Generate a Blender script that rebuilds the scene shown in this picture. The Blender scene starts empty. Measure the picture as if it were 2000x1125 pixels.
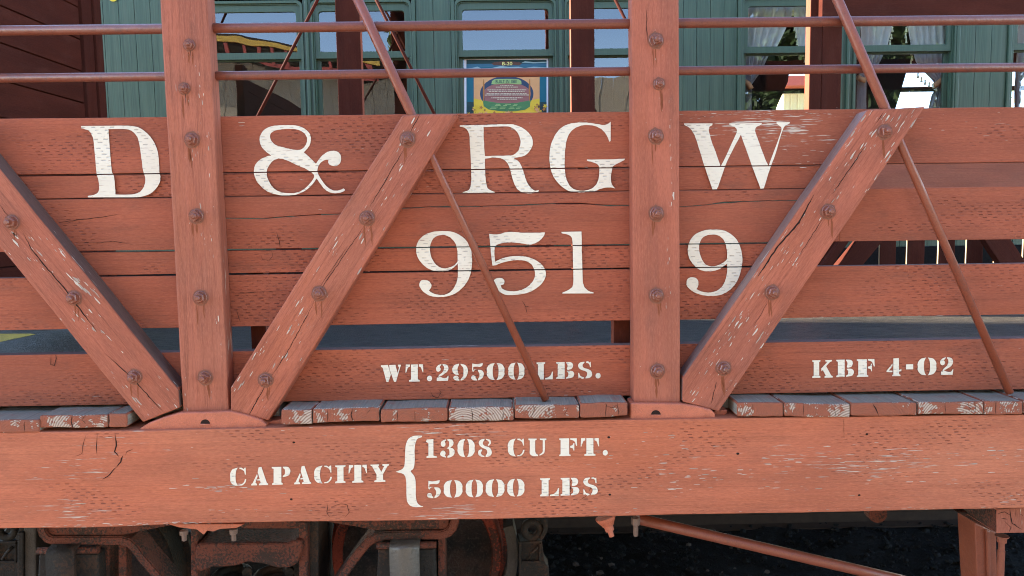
import bpy, bmesh, math, random
from mathutils import Vector, Matrix, noise
random.seed(7)
sc = bpy.context.scene
R_ = math.radians
# ------------------------------------------------------------------ camera
FPX = 1500.0
CAM = Vector((0.0, -2.445, 1.65))
PITCH, YAW, ROLL = R_(5.2), R_(0.8), 0.0154
_f = Vector((math.sin(YAW)*math.cos(PITCH), math.cos(YAW)*math.cos(PITCH), -math.sin(PITCH)))
_r = Vector((math.cos(YAW), -math.sin(YAW), 0))
_u = _r.cross(_f)
CR = _r*math.cos(ROLL) - _u*math.sin(ROLL)
CU = _u*math.cos(ROLL) + _r*math.sin(ROLL)
CF = _f
cd = bpy.data.cameras.new('camera'); cam = bpy.data.objects.new('camera', cd); sc.collection.objects.link(cam)
cd.sensor_width = 36.0; cd.lens = 36.0*FPX/2000.0; cd.clip_start = 0.05; cd.clip_end = 500
cam.matrix_world = Matrix(((CR.x, CU.x, -CF.x, CAM.x), (CR.y, CU.y, -CF.y, CAM.y), (CR.z, CU.z, -CF.z, CAM.z), (0, 0, 0, 1)))
sc.camera = cam
# ------------------------------------------------------------------ light
SUN_AZ, SUN_EL = R_(-80), R_(28)
SUNDIR = Vector((math.sin(SUN_AZ)*math.cos(SUN_EL), math.cos(SUN_AZ)*math.cos(SUN_EL), math.sin(SUN_EL)))
wd = bpy.data.worlds.new('World'); sc.world = wd; wd.use_nodes = True
_n = wd.node_tree.nodes
sk = _n.new('ShaderNodeTexSky'); sk.sky_type = 'NISHITA'; sk.sun_disc = False
sk.sun_elevation = SUN_EL; sk.sun_rotation = SUN_AZ % (2*math.pi)
sk.air_density = 1.0; sk.altitude = 2000; sk.dust_density = 0.2; sk.ozone_density = 1.2
wd.node_tree.links.new(sk.outputs[0], _n['Background'].inputs[0]); _n['Background'].inputs[1].default_value = 0.13
sl = bpy.data.lights.new('sun', 'SUN'); sl.energy = 4.0; sl.angle = R_(0.53); sl.color = (1.0, 0.93, 0.82)
so = bpy.data.objects.new('sun', sl); sc.collection.objects.link(so)
so.rotation_euler = SUNDIR.to_track_quat('Z', 'Y').to_euler(); so.location = (-10, 5, 12)
sc.view_settings.view_transform = 'Standard'; sc.view_settings.look = 'None'
sc.view_settings.exposure = 2.78; sc.view_settings.gamma = 1.0
sc.cycles.max_bounces = 8; sc.cycles.transparent_max_bounces = 12
sc.cycles.use_denoising = True; sc.cycles.denoising_prefilter = 'NONE'; sc.cycles.denoising_input_passes = 'RGB_ALBEDO_NORMAL'; sc.cycles.filter_width = 1.05
sc.cycles.sample_clamp_indirect = 6.0

def W(px, py, Y):
    d = CR*((px-1000.0)/FPX) + CU*((562.5-py)/FPX) + CF
    t = (Y-CAM.y)/d.y
    return CAM + d*t
def WX(px, py, Y): return W(px, py, Y).x
def WZ(px, py, Y): return W(px, py, Y).z
def X2(px, py, Y):
    p = W(px, py, Y); return (p.x, p.z)
def WG(px, py, Z):               # the point of a pixel on a level plane
    d = CR*((px-1000.0)/FPX) + CU*((562.5-py)/FPX) + CF
    return CAM + d*((Z-CAM.z)/d.z)

# ------------------------------------------------------------------ objects
def tag(o, label=None, cat=None, group=None, kind=None):
    if label: o['label'] = label
    if cat: o['category'] = cat
    if group: o['group'] = group
    if kind: o['kind'] = kind
    return o
def link(o, parent=None):
    sc.collection.objects.link(o)
    if parent is not None:
        o.parent = parent
        o.matrix_parent_inverse = Matrix.Translation(-WL[parent.name]) if parent.name in WL else Matrix()
    return o
WL = {}
def empty(name, loc, label=None, cat=None, group=None, parent=None):
    o = bpy.data.objects.new(name, None); o.empty_display_size = .1
    link(o, parent); o.location = Vector(loc); WL[o.name] = Vector(loc)
    tag(o, label, cat, group); return o

class MB:
    """collects faces with material slots and UVs in metres (u along the grain)"""
    def __init__(s): s.v = []; s.f = []; s.uv = []; s.m = []; s.s = []
    def vert(s, p): s.v.append(tuple(p)); return len(s.v)-1
    def face(s, idx, uv=None, m=0, sm=False):
        s.f.append(list(idx)); s.uv.append(uv if uv else [(0, 0)]*len(idx)); s.m.append(m); s.s.append(sm)
    def prism(s, poly, y0, y1, g=(1, 0), off=(0, 0), m=0, ms=None, mtop=None):
        a = sum(poly[i][0]*poly[(i+1) % len(poly)][1]-poly[(i+1) % len(poly)][0]*poly[i][1] for i in range(len(poly)))
        if a < 0: poly = poly[::-1]
        n = len(poly); L = math.hypot(*g); g = (g[0]/L, g[1]/L); q = (-g[1], g[0])
        U = lambda p: (p[0]*g[0]+p[1]*g[1]+off[0], p[0]*q[0]+p[1]*q[1]+off[1])
        A = [s.vert((p[0], y0, p[1])) for p in poly]; B = [s.vert((p[0], y1, p[1])) for p in poly]
        s.face(A, [U(p) for p in poly], m)
        s.face(B[::-1], [U(p) for p in poly[::-1]], m)
        for i in range(n):
            j = (i+1) % n; p, r = poly[i], poly[j]
            d = (r[0]-p[0], r[1]-p[1]); l = math.hypot(*d) or 1e-9
            al = abs(d[0]*g[0]+d[1]*g[1])/l
            if al > .5: uv = [(U(p)[0], U(p)[1]-0), (U(p)[0], U(p)[1]+(y0-y1)), (U(r)[0], U(r)[1]+(y0-y1)), (U(r)[0], U(r)[1])]
            else: uv = [(off[0]+0, U(p)[1]), (off[0]+(y1-y0), U(p)[1]), (off[0]+(y1-y0), U(r)[1]), (off[0], U(r)[1])]
            mm = m if ms is None else ms
            if mtop is not None and d[0] < 0 and abs(d[0]) > abs(d[1]): mm = mtop
            s.face([A[i], B[i], B[j], A[j]], uv, mm)
    def box(s, x0, x1, y0, y1, z0, z1, g=(1, 0), off=(0, 0), m=0, ms=None, mtop=None):
        s.prism([(x0, z0), (x1, z0), (x1, z1), (x0, z1)], y0, y1, g, off, m, ms, mtop)
    def tube(s, pts, r, n=14, m=0, cap=True, uoff=0):
        pts = [Vector(p) for p in pts]; rs = r if isinstance(r, (list, tuple)) else [r]*len(pts)
        rings = []; up = None; u = uoff
        for i, p in enumerate(pts):
            t = (pts[min(i+1, len(pts)-1)]-pts[max(i-1, 0)]).normalized()
            if up is None:
                up = t.orthogonal().normalized()
            else:
                up = (up - t*up.dot(t)).normalized()
            b = t.cross(up)
            if i: u += (p-pts[i-1]).length
            rings.append(([s.vert(p+up*math.cos(2*math.pi*k/n)*rs[i]+b*math.sin(2*math.pi*k/n)*rs[i]) for k in range(n)], u))
        for (a, ua), (b, ub) in zip(rings, rings[1:]):
            for k in range(n):
                j = (k+1) % n; w = rs[0]*2*math.pi/n
                s.face([a[k], a[j], b[j], b[k]], [(ua, k*w), (ua, (k+1)*w), (ub, (k+1)*w), (ub, k*w)], m, True)
        if cap:
            s.face(rings[0][0][::-1], None, m); s.face(rings[-1][0], None, m)
    def lathe(s, prof, c, axis, n=20, m=0, cap=True):
        c = Vector(c); ax = Vector(axis).normalized(); a = ax.orthogonal().normalized(); b = ax.cross(a)
        rings = []
        for (h, r) in prof:
            rings.append([s.vert(c+ax*h+(a*math.cos(2*math.pi*k/n)+b*math.sin(2*math.pi*k/n))*r) for k in range(n)])
        for i, (p, q) in enumerate(zip(rings, rings[1:])):
            for k in range(n):
                j = (k+1) % n
                s.face([p[k], p[j], q[j], q[k]], [(k/n, prof[i][0]), ((k+1)/n, prof[i][0]), ((k+1)/n, prof[i+1][0]), (k/n, prof[i+1][0])], m, False)
        if cap: s.face(rings[0][::-1], None, m); s.face(rings[-1], None, m)
    def mesh(s, name, mats, bevel=0, seg=2, ang=30):
        me = bpy.data.meshes.new(name)
        me.from_pydata(s.v, [], s.f)
        ul = me.uv_layers.new(name='UVMap')
        flat = [c for fu in s.uv for q in fu for c in q]
        ul.data.foreach_set('uv', flat)
        for mt in (mats if isinstance(mats, (list, tuple)) else [mats]): me.materials.append(mt)
        me.polygons.foreach_set('material_index', s.m); me.polygons.foreach_set('use_smooth', s.s)
        if bevel:
            bm = bmesh.new(); bm.from_mesh(me)
            es = [e for e in bm.edges if len(e.link_faces) == 2 and e.calc_face_angle(0) > R_(ang)]
            bmesh.ops.bevel(bm, geom=es, offset=bevel, segments=seg, profile=.6, affect='EDGES', clamp_overlap=True)
            bm.to_mesh(me); bm.free()
        me.update(); return me
    def build(s, name, mats, parent=None, bevel=0, label=None, cat=None, group=None, kind=None, seg=2):
        o = bpy.data.objects.new(name, s.mesh(name, mats, bevel, seg)); link(o, parent)
        return tag(o, label, cat, group, kind)
def rough(p, q, step, amp, seed):
    """points from p to q (excl. q) with a slightly uneven line"""
    n = max(1, int(math.hypot(q[0]-p[0], q[1]-p[1])/step)); out = []
    L = math.hypot(q[0]-p[0], q[1]-p[1]); nx, nz = -(q[1]-p[1])/L, (q[0]-p[0])/L
    for i in range(n):
        t = i/n; d = 0 if i == 0 else amp*(noise.noise(Vector((t*L*7, seed*3.1, 0)))+.5*noise.noise(Vector((t*L*31, seed*1.7, 5))))
        out.append((p[0]+(q[0]-p[0])*t+nx*d, p[1]+(q[1]-p[1])*t+nz*d))
    return out
def rpoly(poly, step=.06, amp=.0012, seed=1):
    o = []
    for i in range(len(poly)): o += rough(poly[i], poly[(i+1) % len(poly)], step, amp, seed+i)
    return o

# ------------------------------------------------------------------ materials
class NT:
    def __init__(s, name):
        s.mat = bpy.data.materials.new(name); s.mat.use_nodes = True; s.t = s.mat.node_tree
        s.b = s.t.nodes['Principled BSDF']; s.out = s.t.nodes['Material Output']
    def put(s, node, key, v):
        sock = node.inputs[key]
        if isinstance(v, bpy.types.NodeSocket): s.t.links.new(v, sock)
        else:
            if sock.type == 'RGBA' and len(v) == 3: v = (*v, 1)
            sock.default_value = v
    def n(s, typ, ins=None, **kw):
        nd = s.t.nodes.new('ShaderNode'+typ)
        for k, v in kw.items(): setattr(nd, k, v)
        for k, v in (ins or {}).items(): s.put(nd, k, v)
        return nd
    def m(s, op, a, b=0.0, c=None):
        nd = s.n('Math', {0: a, 1: b}, operation=op)
        if c is not None: s.put(nd, 2, c)
        return nd.outputs[0]
    def xyz(s, x, y, z=0.0): return s.n('CombineXYZ', {0: x, 1: y, 2: z}).outputs[0]
    def noise(s, vec, scale=1.0, detail=2.0, rough=.5): return s.n('TexNoise', {'Vector': vec, 'Scale': scale, 'Detail': detail, 'Roughness': rough}).outputs['Fac']
    def step(s, x, a, b): return s.n('MapRange', {'Value': x, 'From Min': a, 'From Max': b, 'To Min': 0.0, 'To Max': 1.0}, clamp=True, interpolation_type='SMOOTHSTEP').outputs[0]
    def mix(s, f, a, b, blend='MIX'):
        nd = s.n('Mix', None, data_type='RGBA', blend_type=blend)
        s.put(nd, 0, f); s.put(nd, 6, a); s.put(nd, 7, b); return nd.outputs[2]
    def uv(s):
        q = s.n('SeparateXYZ', {0: s.n('UVMap', None, uv_map='UVMap').outputs[0]}); return q.outputs[0], q.outputs[1]
    def pos(s): return s.n('NewGeometry').outputs['Position']
    def bump(s, h, dist, strength=1.0, normal=None):
        nd = s.n('Bump', {'Height': h, 'Distance': dist, 'Strength': strength})
        if normal is not None: s.put(nd, 'Normal', normal)
        return nd.outputs[0]
    def fin(s, color, rough=.6, normal=None, metal=0.0, spec=.5):
        s.put(s.b, 'Base Color', color); s.put(s.b, 'Roughness', rough); s.put(s.b, 'Metallic', metal); s.put(s.b, 'Specular IOR Level', spec)
        if normal is not None: s.put(s.b, 'Normal', normal)
        return s.mat
def lerp3(a, b, t): return tuple(a[i]+(b[i]-a[i])*t for i in range(3))
def sc3(a, k): return tuple(min(1, x*k) for x in a)

RED = (.385, .100, .051)
WOODC = (.62, .54, .44)
def incise(k, u, v, pitch=.0092, period=.031, fade=None):
    v = k.m('ADD', v, k.m('MULTIPLY', k.noise(k.xyz(k.m('MULTIPLY', u, 1.8), k.m('MULTIPLY', v, 2.0), 4.0), 1.0, 1.0), .007))
    row = k.m('FLOOR', k.m('DIVIDE', v, pitch)); fr = k.m('FRACT', k.m('DIVIDE', v, pitch))
    h = k.n('TexWhiteNoise', {'W': row}, noise_dimensions='1D').outputs['Value']
    wob = k.noise(k.xyz(k.m('MULTIPLY', u, 9.0), k.m('MULTIPLY', row, 1.7)), 1.0, 1.0)
    uu = k.m('ADD', k.m('DIVIDE', u, period), k.m('ADD', k.m('MULTIPLY', row, .345), k.m('ADD', k.m('MULTIPLY', h, .22), k.m('MULTIPLY', wob, .5))))
    fu = k.m('ABSOLUTE', k.m('SUBTRACT', k.m('FRACT', uu), .5))
    a = k.m('SUBTRACT', 1.0, k.step(fu, .17, .27))
    b = k.m('SUBTRACT', 1.0, k.step(k.m('ABSOLUTE', k.m('SUBTRACT', fr, .5)), .05, .24))
    patch = k.step(k.noise(k.xyz(k.m('MULTIPLY', u, 3.0), k.m('MULTIPLY', v, 7.0)), 1.0, 2.0), k.m('ADD', .27, k.m('MULTIPLY', k.n('ObjectInfo').outputs['Random'], .27)), .66)
    vary = k.step(k.noise(k.xyz(k.m('MULTIPLY', u, 38.0), k.m('MULTIPLY', v, 95.0)), 1.0, 0.0), .3, .6)
    return k.m('MULTIPLY', k.m('MULTIPLY', a, b), k.m('MULTIPLY', k.m('ADD', .12, k.m('MULTIPLY', patch, .88)), vary))
def painted_wood(name, base=RED, inc=1.0, peel=.3, peelscale=(14, 190), grain=1.0, rough=.55, dirt=.35, dusty=.3, ridge=0.0, gs=1.0, spec=.2):
    k = NT(name); u, v = k.uv()
    tone = k.noise(k.xyz(k.m('MULTIPLY', u, 2.2), k.m('MULTIPLY', v, 11.0)), 1.0, 4.0)
    big = k.noise(k.xyz(k.m('MULTIPLY', u, 1.1), k.m('MULTIPLY', v, 3.2), 3.0), 1.0, 3.0)
    bg2 = k.noise(k.xyz(k.m('MULTIPLY', u, .9), k.m('MULTIPLY', v, 3.5), 90.0), 1.0, 4.0, .65)
    gr = k.noise(k.xyz(k.m('MULTIPLY', u, 7.0), k.m('MULTIPLY', v, 240.0*gs)), 1.0, 3.0, .6)
    gr2 = k.noise(k.xyz(k.m('MULTIPLY', u, 3.0), k.m('MULTIPLY', v, 90.0*gs), 8.0), 1.0, 2.0, .6)
    col = k.mix(k.step(tone, .3, .7), sc3(base, .78), sc3(base, 1.14))
    col = k.mix(k.m('MULTIPLY', k.step(big, .42, .72), dusty), col, (base[0]*1.18, base[1]*1.75, base[2]*1.9))
    col = k.mix(k.m('MULTIPLY', k.step(bg2, .50, .64), .55), col, (base[0]*.74, base[1]*.86, base[2]*.98)); col = k.mix(k.m('MULTIPLY', k.step(bg2, .48, .34), .5), col, (base[0]*1.08, base[1]*1.02, base[2]*.86))
    col = k.mix(k.m('MULTIPLY', k.step(gr, .48, .68), .30*grain), col, sc3(base, .52))
    col = k.mix(k.m('MULTIPLY', k.step(gr2, .55, .75), .22*grain), col, sc3(base, 1.35))
    ln = k.noise(k.xyz(k.m('MULTIPLY', u, 1.6), k.m('MULTIPLY', v, 170.0*gs), 40.0), 1.0, 4.0, .7)
    col = k.mix(k.m('MULTIPLY', k.step(ln, .54, .66), .42*grain), col, sc3(base, .42))
    rnd = k.n('ObjectInfo').outputs['Random']
    col = k.mix(k.m('MULTIPLY', rnd, .42), col, (base[0]*.70, base[1]*.80, base[2]*.86))
    dn = k.noise(k.xyz(k.m('MULTIPLY', u, 5.0), k.m('MULTIPLY', v, 14.0), 20.0), 1.0, 5.0, .65)
    col = k.mix(k.m('MULTIPLY', k.step(dn, .5, .75), dirt), col, (.15, .062, .042))
    fn = k.noise(k.xyz(k.m('MULTIPLY', u, 55.0), k.m('MULTIPLY', v, 330.0), 60.0), 1.0, 3.0, .75)
    fn2 = k.noise(k.xyz(k.m('MULTIPLY', u, 14.0), k.m('MULTIPLY', v, 60.0), 70.0), 1.0, 3.0, .65)
    col = k.mix(k.m('MULTIPLY', k.step(fn, .5, .66), .34), col, sc3(base, .55))
    col = k.mix(k.m('MULTIPLY', k.step(fn, .5, .34), .28), col, (base[0]*1.3, base[1]*1.55, base[2]*1.6))
    col = k.mix(k.m('MULTIPLY', k.step(fn2, .52, .68), .25), col, (base[0]*.72, base[1]*.66, base[2]*.72))
    h = k.m('ADD', k.m('ADD', k.m('MULTIPLY', gr, .5), k.m('MULTIPLY', fn, .4)), k.m('MULTIPLY', gr2, .5+ridge))
    if inc > 0:
        ic = incise(k, u, v)
        col = k.mix(k.m('MULTIPLY', ic, .62*inc), col, (.10, .030, .020))
        h = k.m('SUBTRACT', h, k.m('MULTIPLY', ic, 1.5*inc))
    if peel > 0:
        pn = k.noise(k.xyz(k.m('MULTIPLY', u, peelscale[0]), k.m('MULTIPLY', v, peelscale[1]), 11.0), 1.0, 3.0, .6)
        pp = k.noise(k.xyz(k.m('MULTIPLY', u, 1.7), k.m('MULTIPLY', v, 6.0), 31.0), 1.0, 3.0)
        val = k.m('ADD', k.m('MULTIPLY', pn, .6), k.m('MULTIPLY', pp, .55))
        th = .80-.20*peel
        pf = k.step(val, th, th+.035)
        wc = k.mix(k.noise(k.xyz(k.m('MULTIPLY', u, 30.0), k.m('MULTIPLY', v, 300.0)), 1.0, 2.0), sc3(WOODC, .75), sc3(WOODC, 1.25))
        col = k.mix(k.m('MULTIPLY', pf, .88), col, wc)
        h = k.m('SUBTRACT', h, k.m('MULTIPLY', pf, .5))
    nrm = k.bump(h, .0016, .9)
    return k.fin(col, k.m('ADD', rough-.08, k.m('MULTIPLY', tone, .2)), nrm, 0.0, spec)
def weathered(name, a=(.20, .185, .17), b=(.36, .34, .31), ax=1):
    k = NT(name); u, v = k.uv()
    gr = k.noise(k.xyz(k.m('MULTIPLY', u, 5.0), k.m('MULTIPLY', v, 160.0)), 1.0, 4.0, .65)
    tn = k.noise(k.xyz(k.m('MULTIPLY', u, 12.0), k.m('MULTIPLY', v, 22.0)), 1.0, 3.0)
    col = k.mix(gr, a, b); col = k.mix(k.m('MULTIPLY', k.step(tn, .55, .75), .5), col, (.30, .13, .09))
    return k.fin(col, .85, k.bump(gr, .0025), 0, .2)
def end_grain(name, peel):
    k = NT(name); u, v = k.uv()
    oi = k.n('ObjectInfo').outputs['Random']
    cx = k.m('MULTIPLY', k.m('SUBTRACT', oi, .5), .25)
    du = k.m('SUBTRACT', u, k.m('ADD', cx, .06)); dv = k.m('ADD', v, .05)
    rr = k.m('SQRT', k.m('ADD', k.m('MULTIPLY', du, du), k.m('MULTIPLY', dv, dv)))
    nz = k.noise(k.xyz(u, v, k.m('MULTIPLY', oi, 50.0)), 22.0, 3.0)
    ring = k.m('ABSOLUTE', k.m('SUBTRACT', k.m('FRACT', k.m('ADD', k.m('DIVIDE', rr, .0075), k.m('MULTIPLY', nz, 1.6))), .5))
    fl = k.noise(k.xyz(u, v, k.m('MULTIPLY', oi, 90.0)), 60.0, 4.0, .6)
    pt = k.noise(k.xyz(u, k.m('MULTIPLY', v, .6), k.m('MULTIPLY', oi, 70.0)), 14.0, 2.0)
    val = k.m('ADD', k.m('ADD', k.m('MULTIPLY', fl, .45), k.m('MULTIPLY', pt, .55)), k.m('MULTIPLY', k.m('SUBTRACT', ring, .25), .05))
    th = .66-.2*peel
    pf = k.step(val, th, th+.03)
    pc = k.mix(k.noise(k.xyz(u, v), 40.0, 4.0, .7), (.19, .085, .052), sc3(RED, 1.0))
    wc = k.mix(k.step(ring, .05, .4), (.26, .20, .15), (.54, .46, .37))
    col = k.mix(k.m('MULTIPLY', pf, .8), pc, wc)
    return k.fin(col, .75, k.bump(k.m('ADD', k.m('MULTIPLY', pf, -.6), k.m('MULTIPLY', ring, .5)), .002), 0, .25)
def painted_metal(name, base, rough=.4, wear=.25, wearcol=(.10, .08, .07), spec=.5, scale=1.0, bumpd=.0012, lo=.58):
    k = NT(name); p = k.pos()
    n1 = k.noise(p, 18.0*scale, 5.0, .6); n2 = k.noise(p, 75.0*scale, 4.0, .6); n3 = k.noise(p, 5.0*scale, 2.0)
    col = k.mix(n1, sc3(base, .72), sc3(base, 1.25))
    n4 = k.noise(p, 260.0, 3.0, .7); col = k.mix(k.m('MULTIPLY', k.step(n4, .52, .66), .35), col, sc3(base, .5)); col = k.mix(k.m('MULTIPLY', k.step(n4, .48, .34), .25), col, sc3(base, 1.5))
    col = k.mix(k.m('MULTIPLY', k.step(k.m('ADD', k.m('MULTIPLY', n2, .55), k.m('MULTIPLY', n3, .5)), lo, lo+.08), wear), col, wearcol)
    return k.fin(col, k.m('ADD', rough-.1, k.m('MULTIPLY', n2, .25)), k.bump(k.m('ADD', n2, n1), bumpd), 0.0, spec)
def plain(name, col, rough=.6, spec=.4, metal=0.0, var=.15, scale=20.0, bumpd=0.0):
    k = NT(name); n1 = k.noise(k.pos(), scale, 4.0, .6)
    c = k.mix(n1, sc3(col, 1-var), sc3(col, 1+var))
    return k.fin(c, rough, k.bump(n1, bumpd) if bumpd else None, metal, spec)

M = {}
M['board'] = painted_wood('red_board_paint', inc=1.0, peel=.12, dusty=.25, dirt=.5)
M['board_worn'] = painted_wood('worn_red_board_paint', inc=.9, peel=.42, peelscale=(10, 170), dusty=.3)
M['sill'] = painted_wood('red_sill_paint', base=(.53, .152, .077), inc=.95, peel=.40, peelscale=(9, 210), dusty=.45, dirt=.25)
M['post'] = painted_wood('red_post_paint', base=(.41, .126, .073), inc=0, peel=.36, peelscale=(10, 130), grain=1.9, ridge=1.1, dusty=.35, gs=.5)
M['post_smooth'] = painted_wood('smooth_red_post_paint', base=(.43, .128, .073), inc=0, peel=.1, peelscale=(30, 150), grain=.7, dusty=.35, gs=.5)
M['brace'] = painted_wood('red_brace_paint', base=(.40, .118, .067), inc=0, peel=.36, peelscale=(9, 120), gs=.5, grain=1.5, ridge=.5, dusty=.4)
M['brace_worn'] = painted_wood('worn_red_brace_paint', base=(.41, .122, .07), inc=0, peel=.52, peelscale=(10, 110), gs=.5, grain=1.4, ridge=.5, dusty=.4)
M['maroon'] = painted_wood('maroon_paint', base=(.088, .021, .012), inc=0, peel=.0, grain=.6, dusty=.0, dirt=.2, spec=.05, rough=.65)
M['redside'] = painted_wood('red_side_paint', inc=0, peel=0)
M['casting'] = painted_metal('red_casting_paint', (.50, .142, .074), .45, .25, (.22, .09, .06), .5, 1.5, .002)
M['rod'] = painted_metal('red_rod_paint', (.255, .068, .034), .33, .3, (.13, .06, .05))
M['rail'] = painted_metal('red_rail_paint', (.19, .052, .028), .34, .35, (.08, .04, .035), .45)
M['bolt'] = painted_metal('rusty_bolt_paint', (.23, .066, .036), .3, .5, (.10, .05, .04), .8, 3.0)
M['planktop'] = weathered('weathered_plank_top', (.12, .10, .075), (.38, .33, .26))
M['end0'] = end_grain('plank_end_painted', .35); M['end1'] = end_grain('plank_end_peeled', .8)
M['wood'] = weathered('bare_wood', (.40, .34, .27), (.76, .68, .57))
M['woodgrey'] = weathered('grey_bare_wood', (.24, .20, .16), (.52, .44, .36))
M['rust'] = plain('rust_run', (.24, .075, .036), .85, .1, var=.3, scale=90)
M['pickedge'] = weathered('picket_edge_sun_tint', (.34, .24, .12), (.55, .42, .24))  # pale tint puts the sun's glare on the picket sides into their colour
M['crack'] = plain('crack_shadow_wood', (.03, .018, .014), .95, .1)
M['halo'] = plain('worn_paint_edge', (.24, .10, .065), .8, .2, scale=60)
k = NT('white_letter_paint'); u, v = k.uv(); ic = incise(k, u, v)
_g = k.noise(k.xyz(k.m('MULTIPLY', u, 14.0), k.m('MULTIPLY', v, 160.0)), 1.0, 3.0, .6)
_c = k.mix(k.noise(k.xyz(k.m('MULTIPLY', u, 4.0), k.m('MULTIPLY', v, 12.0)), 1.0, 3.0), (.72, .65, .50), (.86, .80, .66))
_c = k.mix(k.m('MULTIPLY', ic, .6), _c, (.26, .21, .18)); _c = k.mix(k.m('MULTIPLY', k.step(_g, .60, .72), .6), _c, (.46, .33, .26))
_w = k.noise(k.xyz(k.m('MULTIPLY', u, 28.0), k.m('MULTIPLY', v, 90.0), 3.0), 1.0, 5.0, .7); _c = k.mix(k.m('MULTIPLY', k.step(_w, .66, .72), .8), _c, (.36, .12, .07))
M['white'] = k.fin(_c, .55, k.bump(k.m('SUBTRACT', k.m('MULTIPLY', _g, .5), k.m('MULTIPLY', ic, 1.2)), .0012), 0, .4)

# ================================================================== THE GONDOLA CAR
car = empty('gondola_car', (0.0, 1.1, 0.0), 'red wooden slat-sided freight car with white painted lettering and diagonal bolted braces', 'rail car')
_s = [0]
def seed():
    _s[0] += 1; return _s[0]
def lin(a, b, x): return a+(b-a)*x/2000.0          # a line given at x=0 and x=2000 of the photograph
LB = {  # near side boards: top at left/right, bottom at left/right
    1: ((232, 209), (341.5, 316)), 2: ((345, 319), (389, 361.5)), 3: ((391, 364), (492, 467)),
    4: ((495.5, 469.5), (540, 512)), 5: ((543.5, 514.5), (645, 614)), 6: ((694, 661), (794, 760))}
def board(no, x0, x1, y0=0.0, thick=.048, mat='board', low=None, top=None):
    (tl, tr), (bl, br) = LB[no]; off = (random.uniform(0, 40), random.uniform(0, 40))
    TOP = [(x1, lin(tl, tr, x1)), (x0, lin(tl, tr, x0))] if top is None else top
    BOT = [(x0, lin(bl, br, x0)), (x1, lin(bl, br, x1))] if low is None else low
    dy = y0+random.uniform(-.0012, .0012)
    poly = [X2(px, py, 0) for px, py in BOT+TOP]
    return poly, dy, off
def side_board(no, x0, x1, y0=0.0, thick=.048, mat='board'):
    poly, dy, off = board(no, x0, x1, y0, thick)
    b = MB(); b.prism(rpoly(poly, .09, .0010, seed()), dy, dy+thick, (1, 0), off, 0, None, 1)
    return b.build('side_board', [M[mat], M['edge']], car, bevel=.0022)
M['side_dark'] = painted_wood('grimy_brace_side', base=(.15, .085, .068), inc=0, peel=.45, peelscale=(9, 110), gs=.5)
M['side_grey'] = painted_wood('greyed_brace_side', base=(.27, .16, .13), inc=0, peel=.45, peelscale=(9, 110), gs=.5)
M['edge'] = painted_wood('greyed_board_edge', base=(.20, .105, .082), inc=0, peel=.45, dusty=.5)
for no in (1, 5, 6):
    for (x0, x1) in ((-590, 388), (389, 1279), (1280, 2220), (2221, 3300)):
        side_board(no, x0, x1, 0, mat='board_worn' if (no == 1 and x0 == 1280) else 'board')
for (x0, x1) in ((-40, 388), (389, 1279), (1280, 1655)): side_board(2, x0, x1, .006)
for (x0, x1) in ((62, 388), (389, 1279), (1280, 1575)): side_board(4, x0, x1, .004)
side_board(3, -590, 388); side_board(3, 1640, 2220); side_board(3, 2221, 3300)
def split_board(x0, x1, crack, w0):
    (tl, tr), (bl, br) = LB[3]; off = (random.uniform(0, 40), random.uniform(0, 40))
    c = []
    for (a, b_) in zip(crack, crack[1:]):
        n = max(2, int((b_[0]-a[0])/14))
        for i in range(n):
            t = i/n; c.append((a[0]+(b_[0]-a[0])*t, a[1]+(b_[1]-a[1])*t+1.1*noise.noise(Vector((a[0]*.05+t*6, 3.3, 0)))))
    c.append(crack[-1])
    wd = lambda x: w0*(.25+.9*abs(noise.noise(Vector((x*.013, 9.1, 2)))))
    up = [(x, y-wd(x)*.5) for x, y in c]; lo = [(x, y+wd(x)*.5) for x, y in c]
    b = MB()
    b.prism([X2(*p, 0) for p in up+[(x1, lin(tl, tr, x1)), (x0, lin(tl, tr, x0))]], .0005, .048, (1, 0), off, 0)
    b.prism([X2(*p, 0) for p in [(x0, lin(bl, br, x0)), (x1, lin(bl, br, x1))]+lo[::-1]], .0, .048, (1, 0), off, 0)
    return b.build('side_board', [M['board']], car, bevel=.0012, seg=1)
split_board(389, 1279, [(389, 427), (446, 426), (515, 427), (560, 423), (620, 419.5), (670, 418), (760, 409), (840, 404), (940, 402.5), (1020, 400.5), (1080, 397.5), (1135, 397.5), (1177, 401), (1279, 402)], 4.2)
split_board(1280, 1640, [(1280, 407), (1326, 404), (1380, 399.5), (1420, 395), (1465, 393), (1557, 391), (1640, 389)], 3.4)

# posts
def member(name, poly, y0, y1, mat, g, parent=car, bevel=.004, amp=.0012, label=None, side=None):
    b = MB(); b.prism(rpoly(poly, .06, amp, seed()), y0, y1, g, (random.uniform(0, 40), random.uniform(0, 40)), 0, 1 if side else None)
    o = b.build(name, [M[mat]]+([M[side]] if side else []), parent, bevel=bevel, label=label); POLY[o.name] = poly; return o
POLY = {}
PF = -.065
def up(b, t, k): return (b[0]+(t[0]-b[0])*k, b[1]+(t[1]-b[1])*k)
bl, br, tl, tr = X2(357.5, 805, PF), X2(447.5, 804.5, PF), X2(312, 0, PF), X2(405, 0, PF)
post_l = member('post', [bl, br, up(br, tr, 1.32), up(bl, tl, 1.32)], PF, -.0008, 'post', (tl[0]-bl[0], tl[1]-bl[1]), bevel=.006)
bl, br, tl, tr = X2(1237.5, 786, PF), X2(1329, 787, PF), X2(1233.5, 0, PF), X2(1326, 0, PF)
post_r = member('post', [bl, br, up(br, tr, 1.32), up(bl, tl, 1.32)], PF, -.0008, 'post_smooth', (tl[0]-bl[0], tl[1]-bl[1]), bevel=.005)
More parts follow.
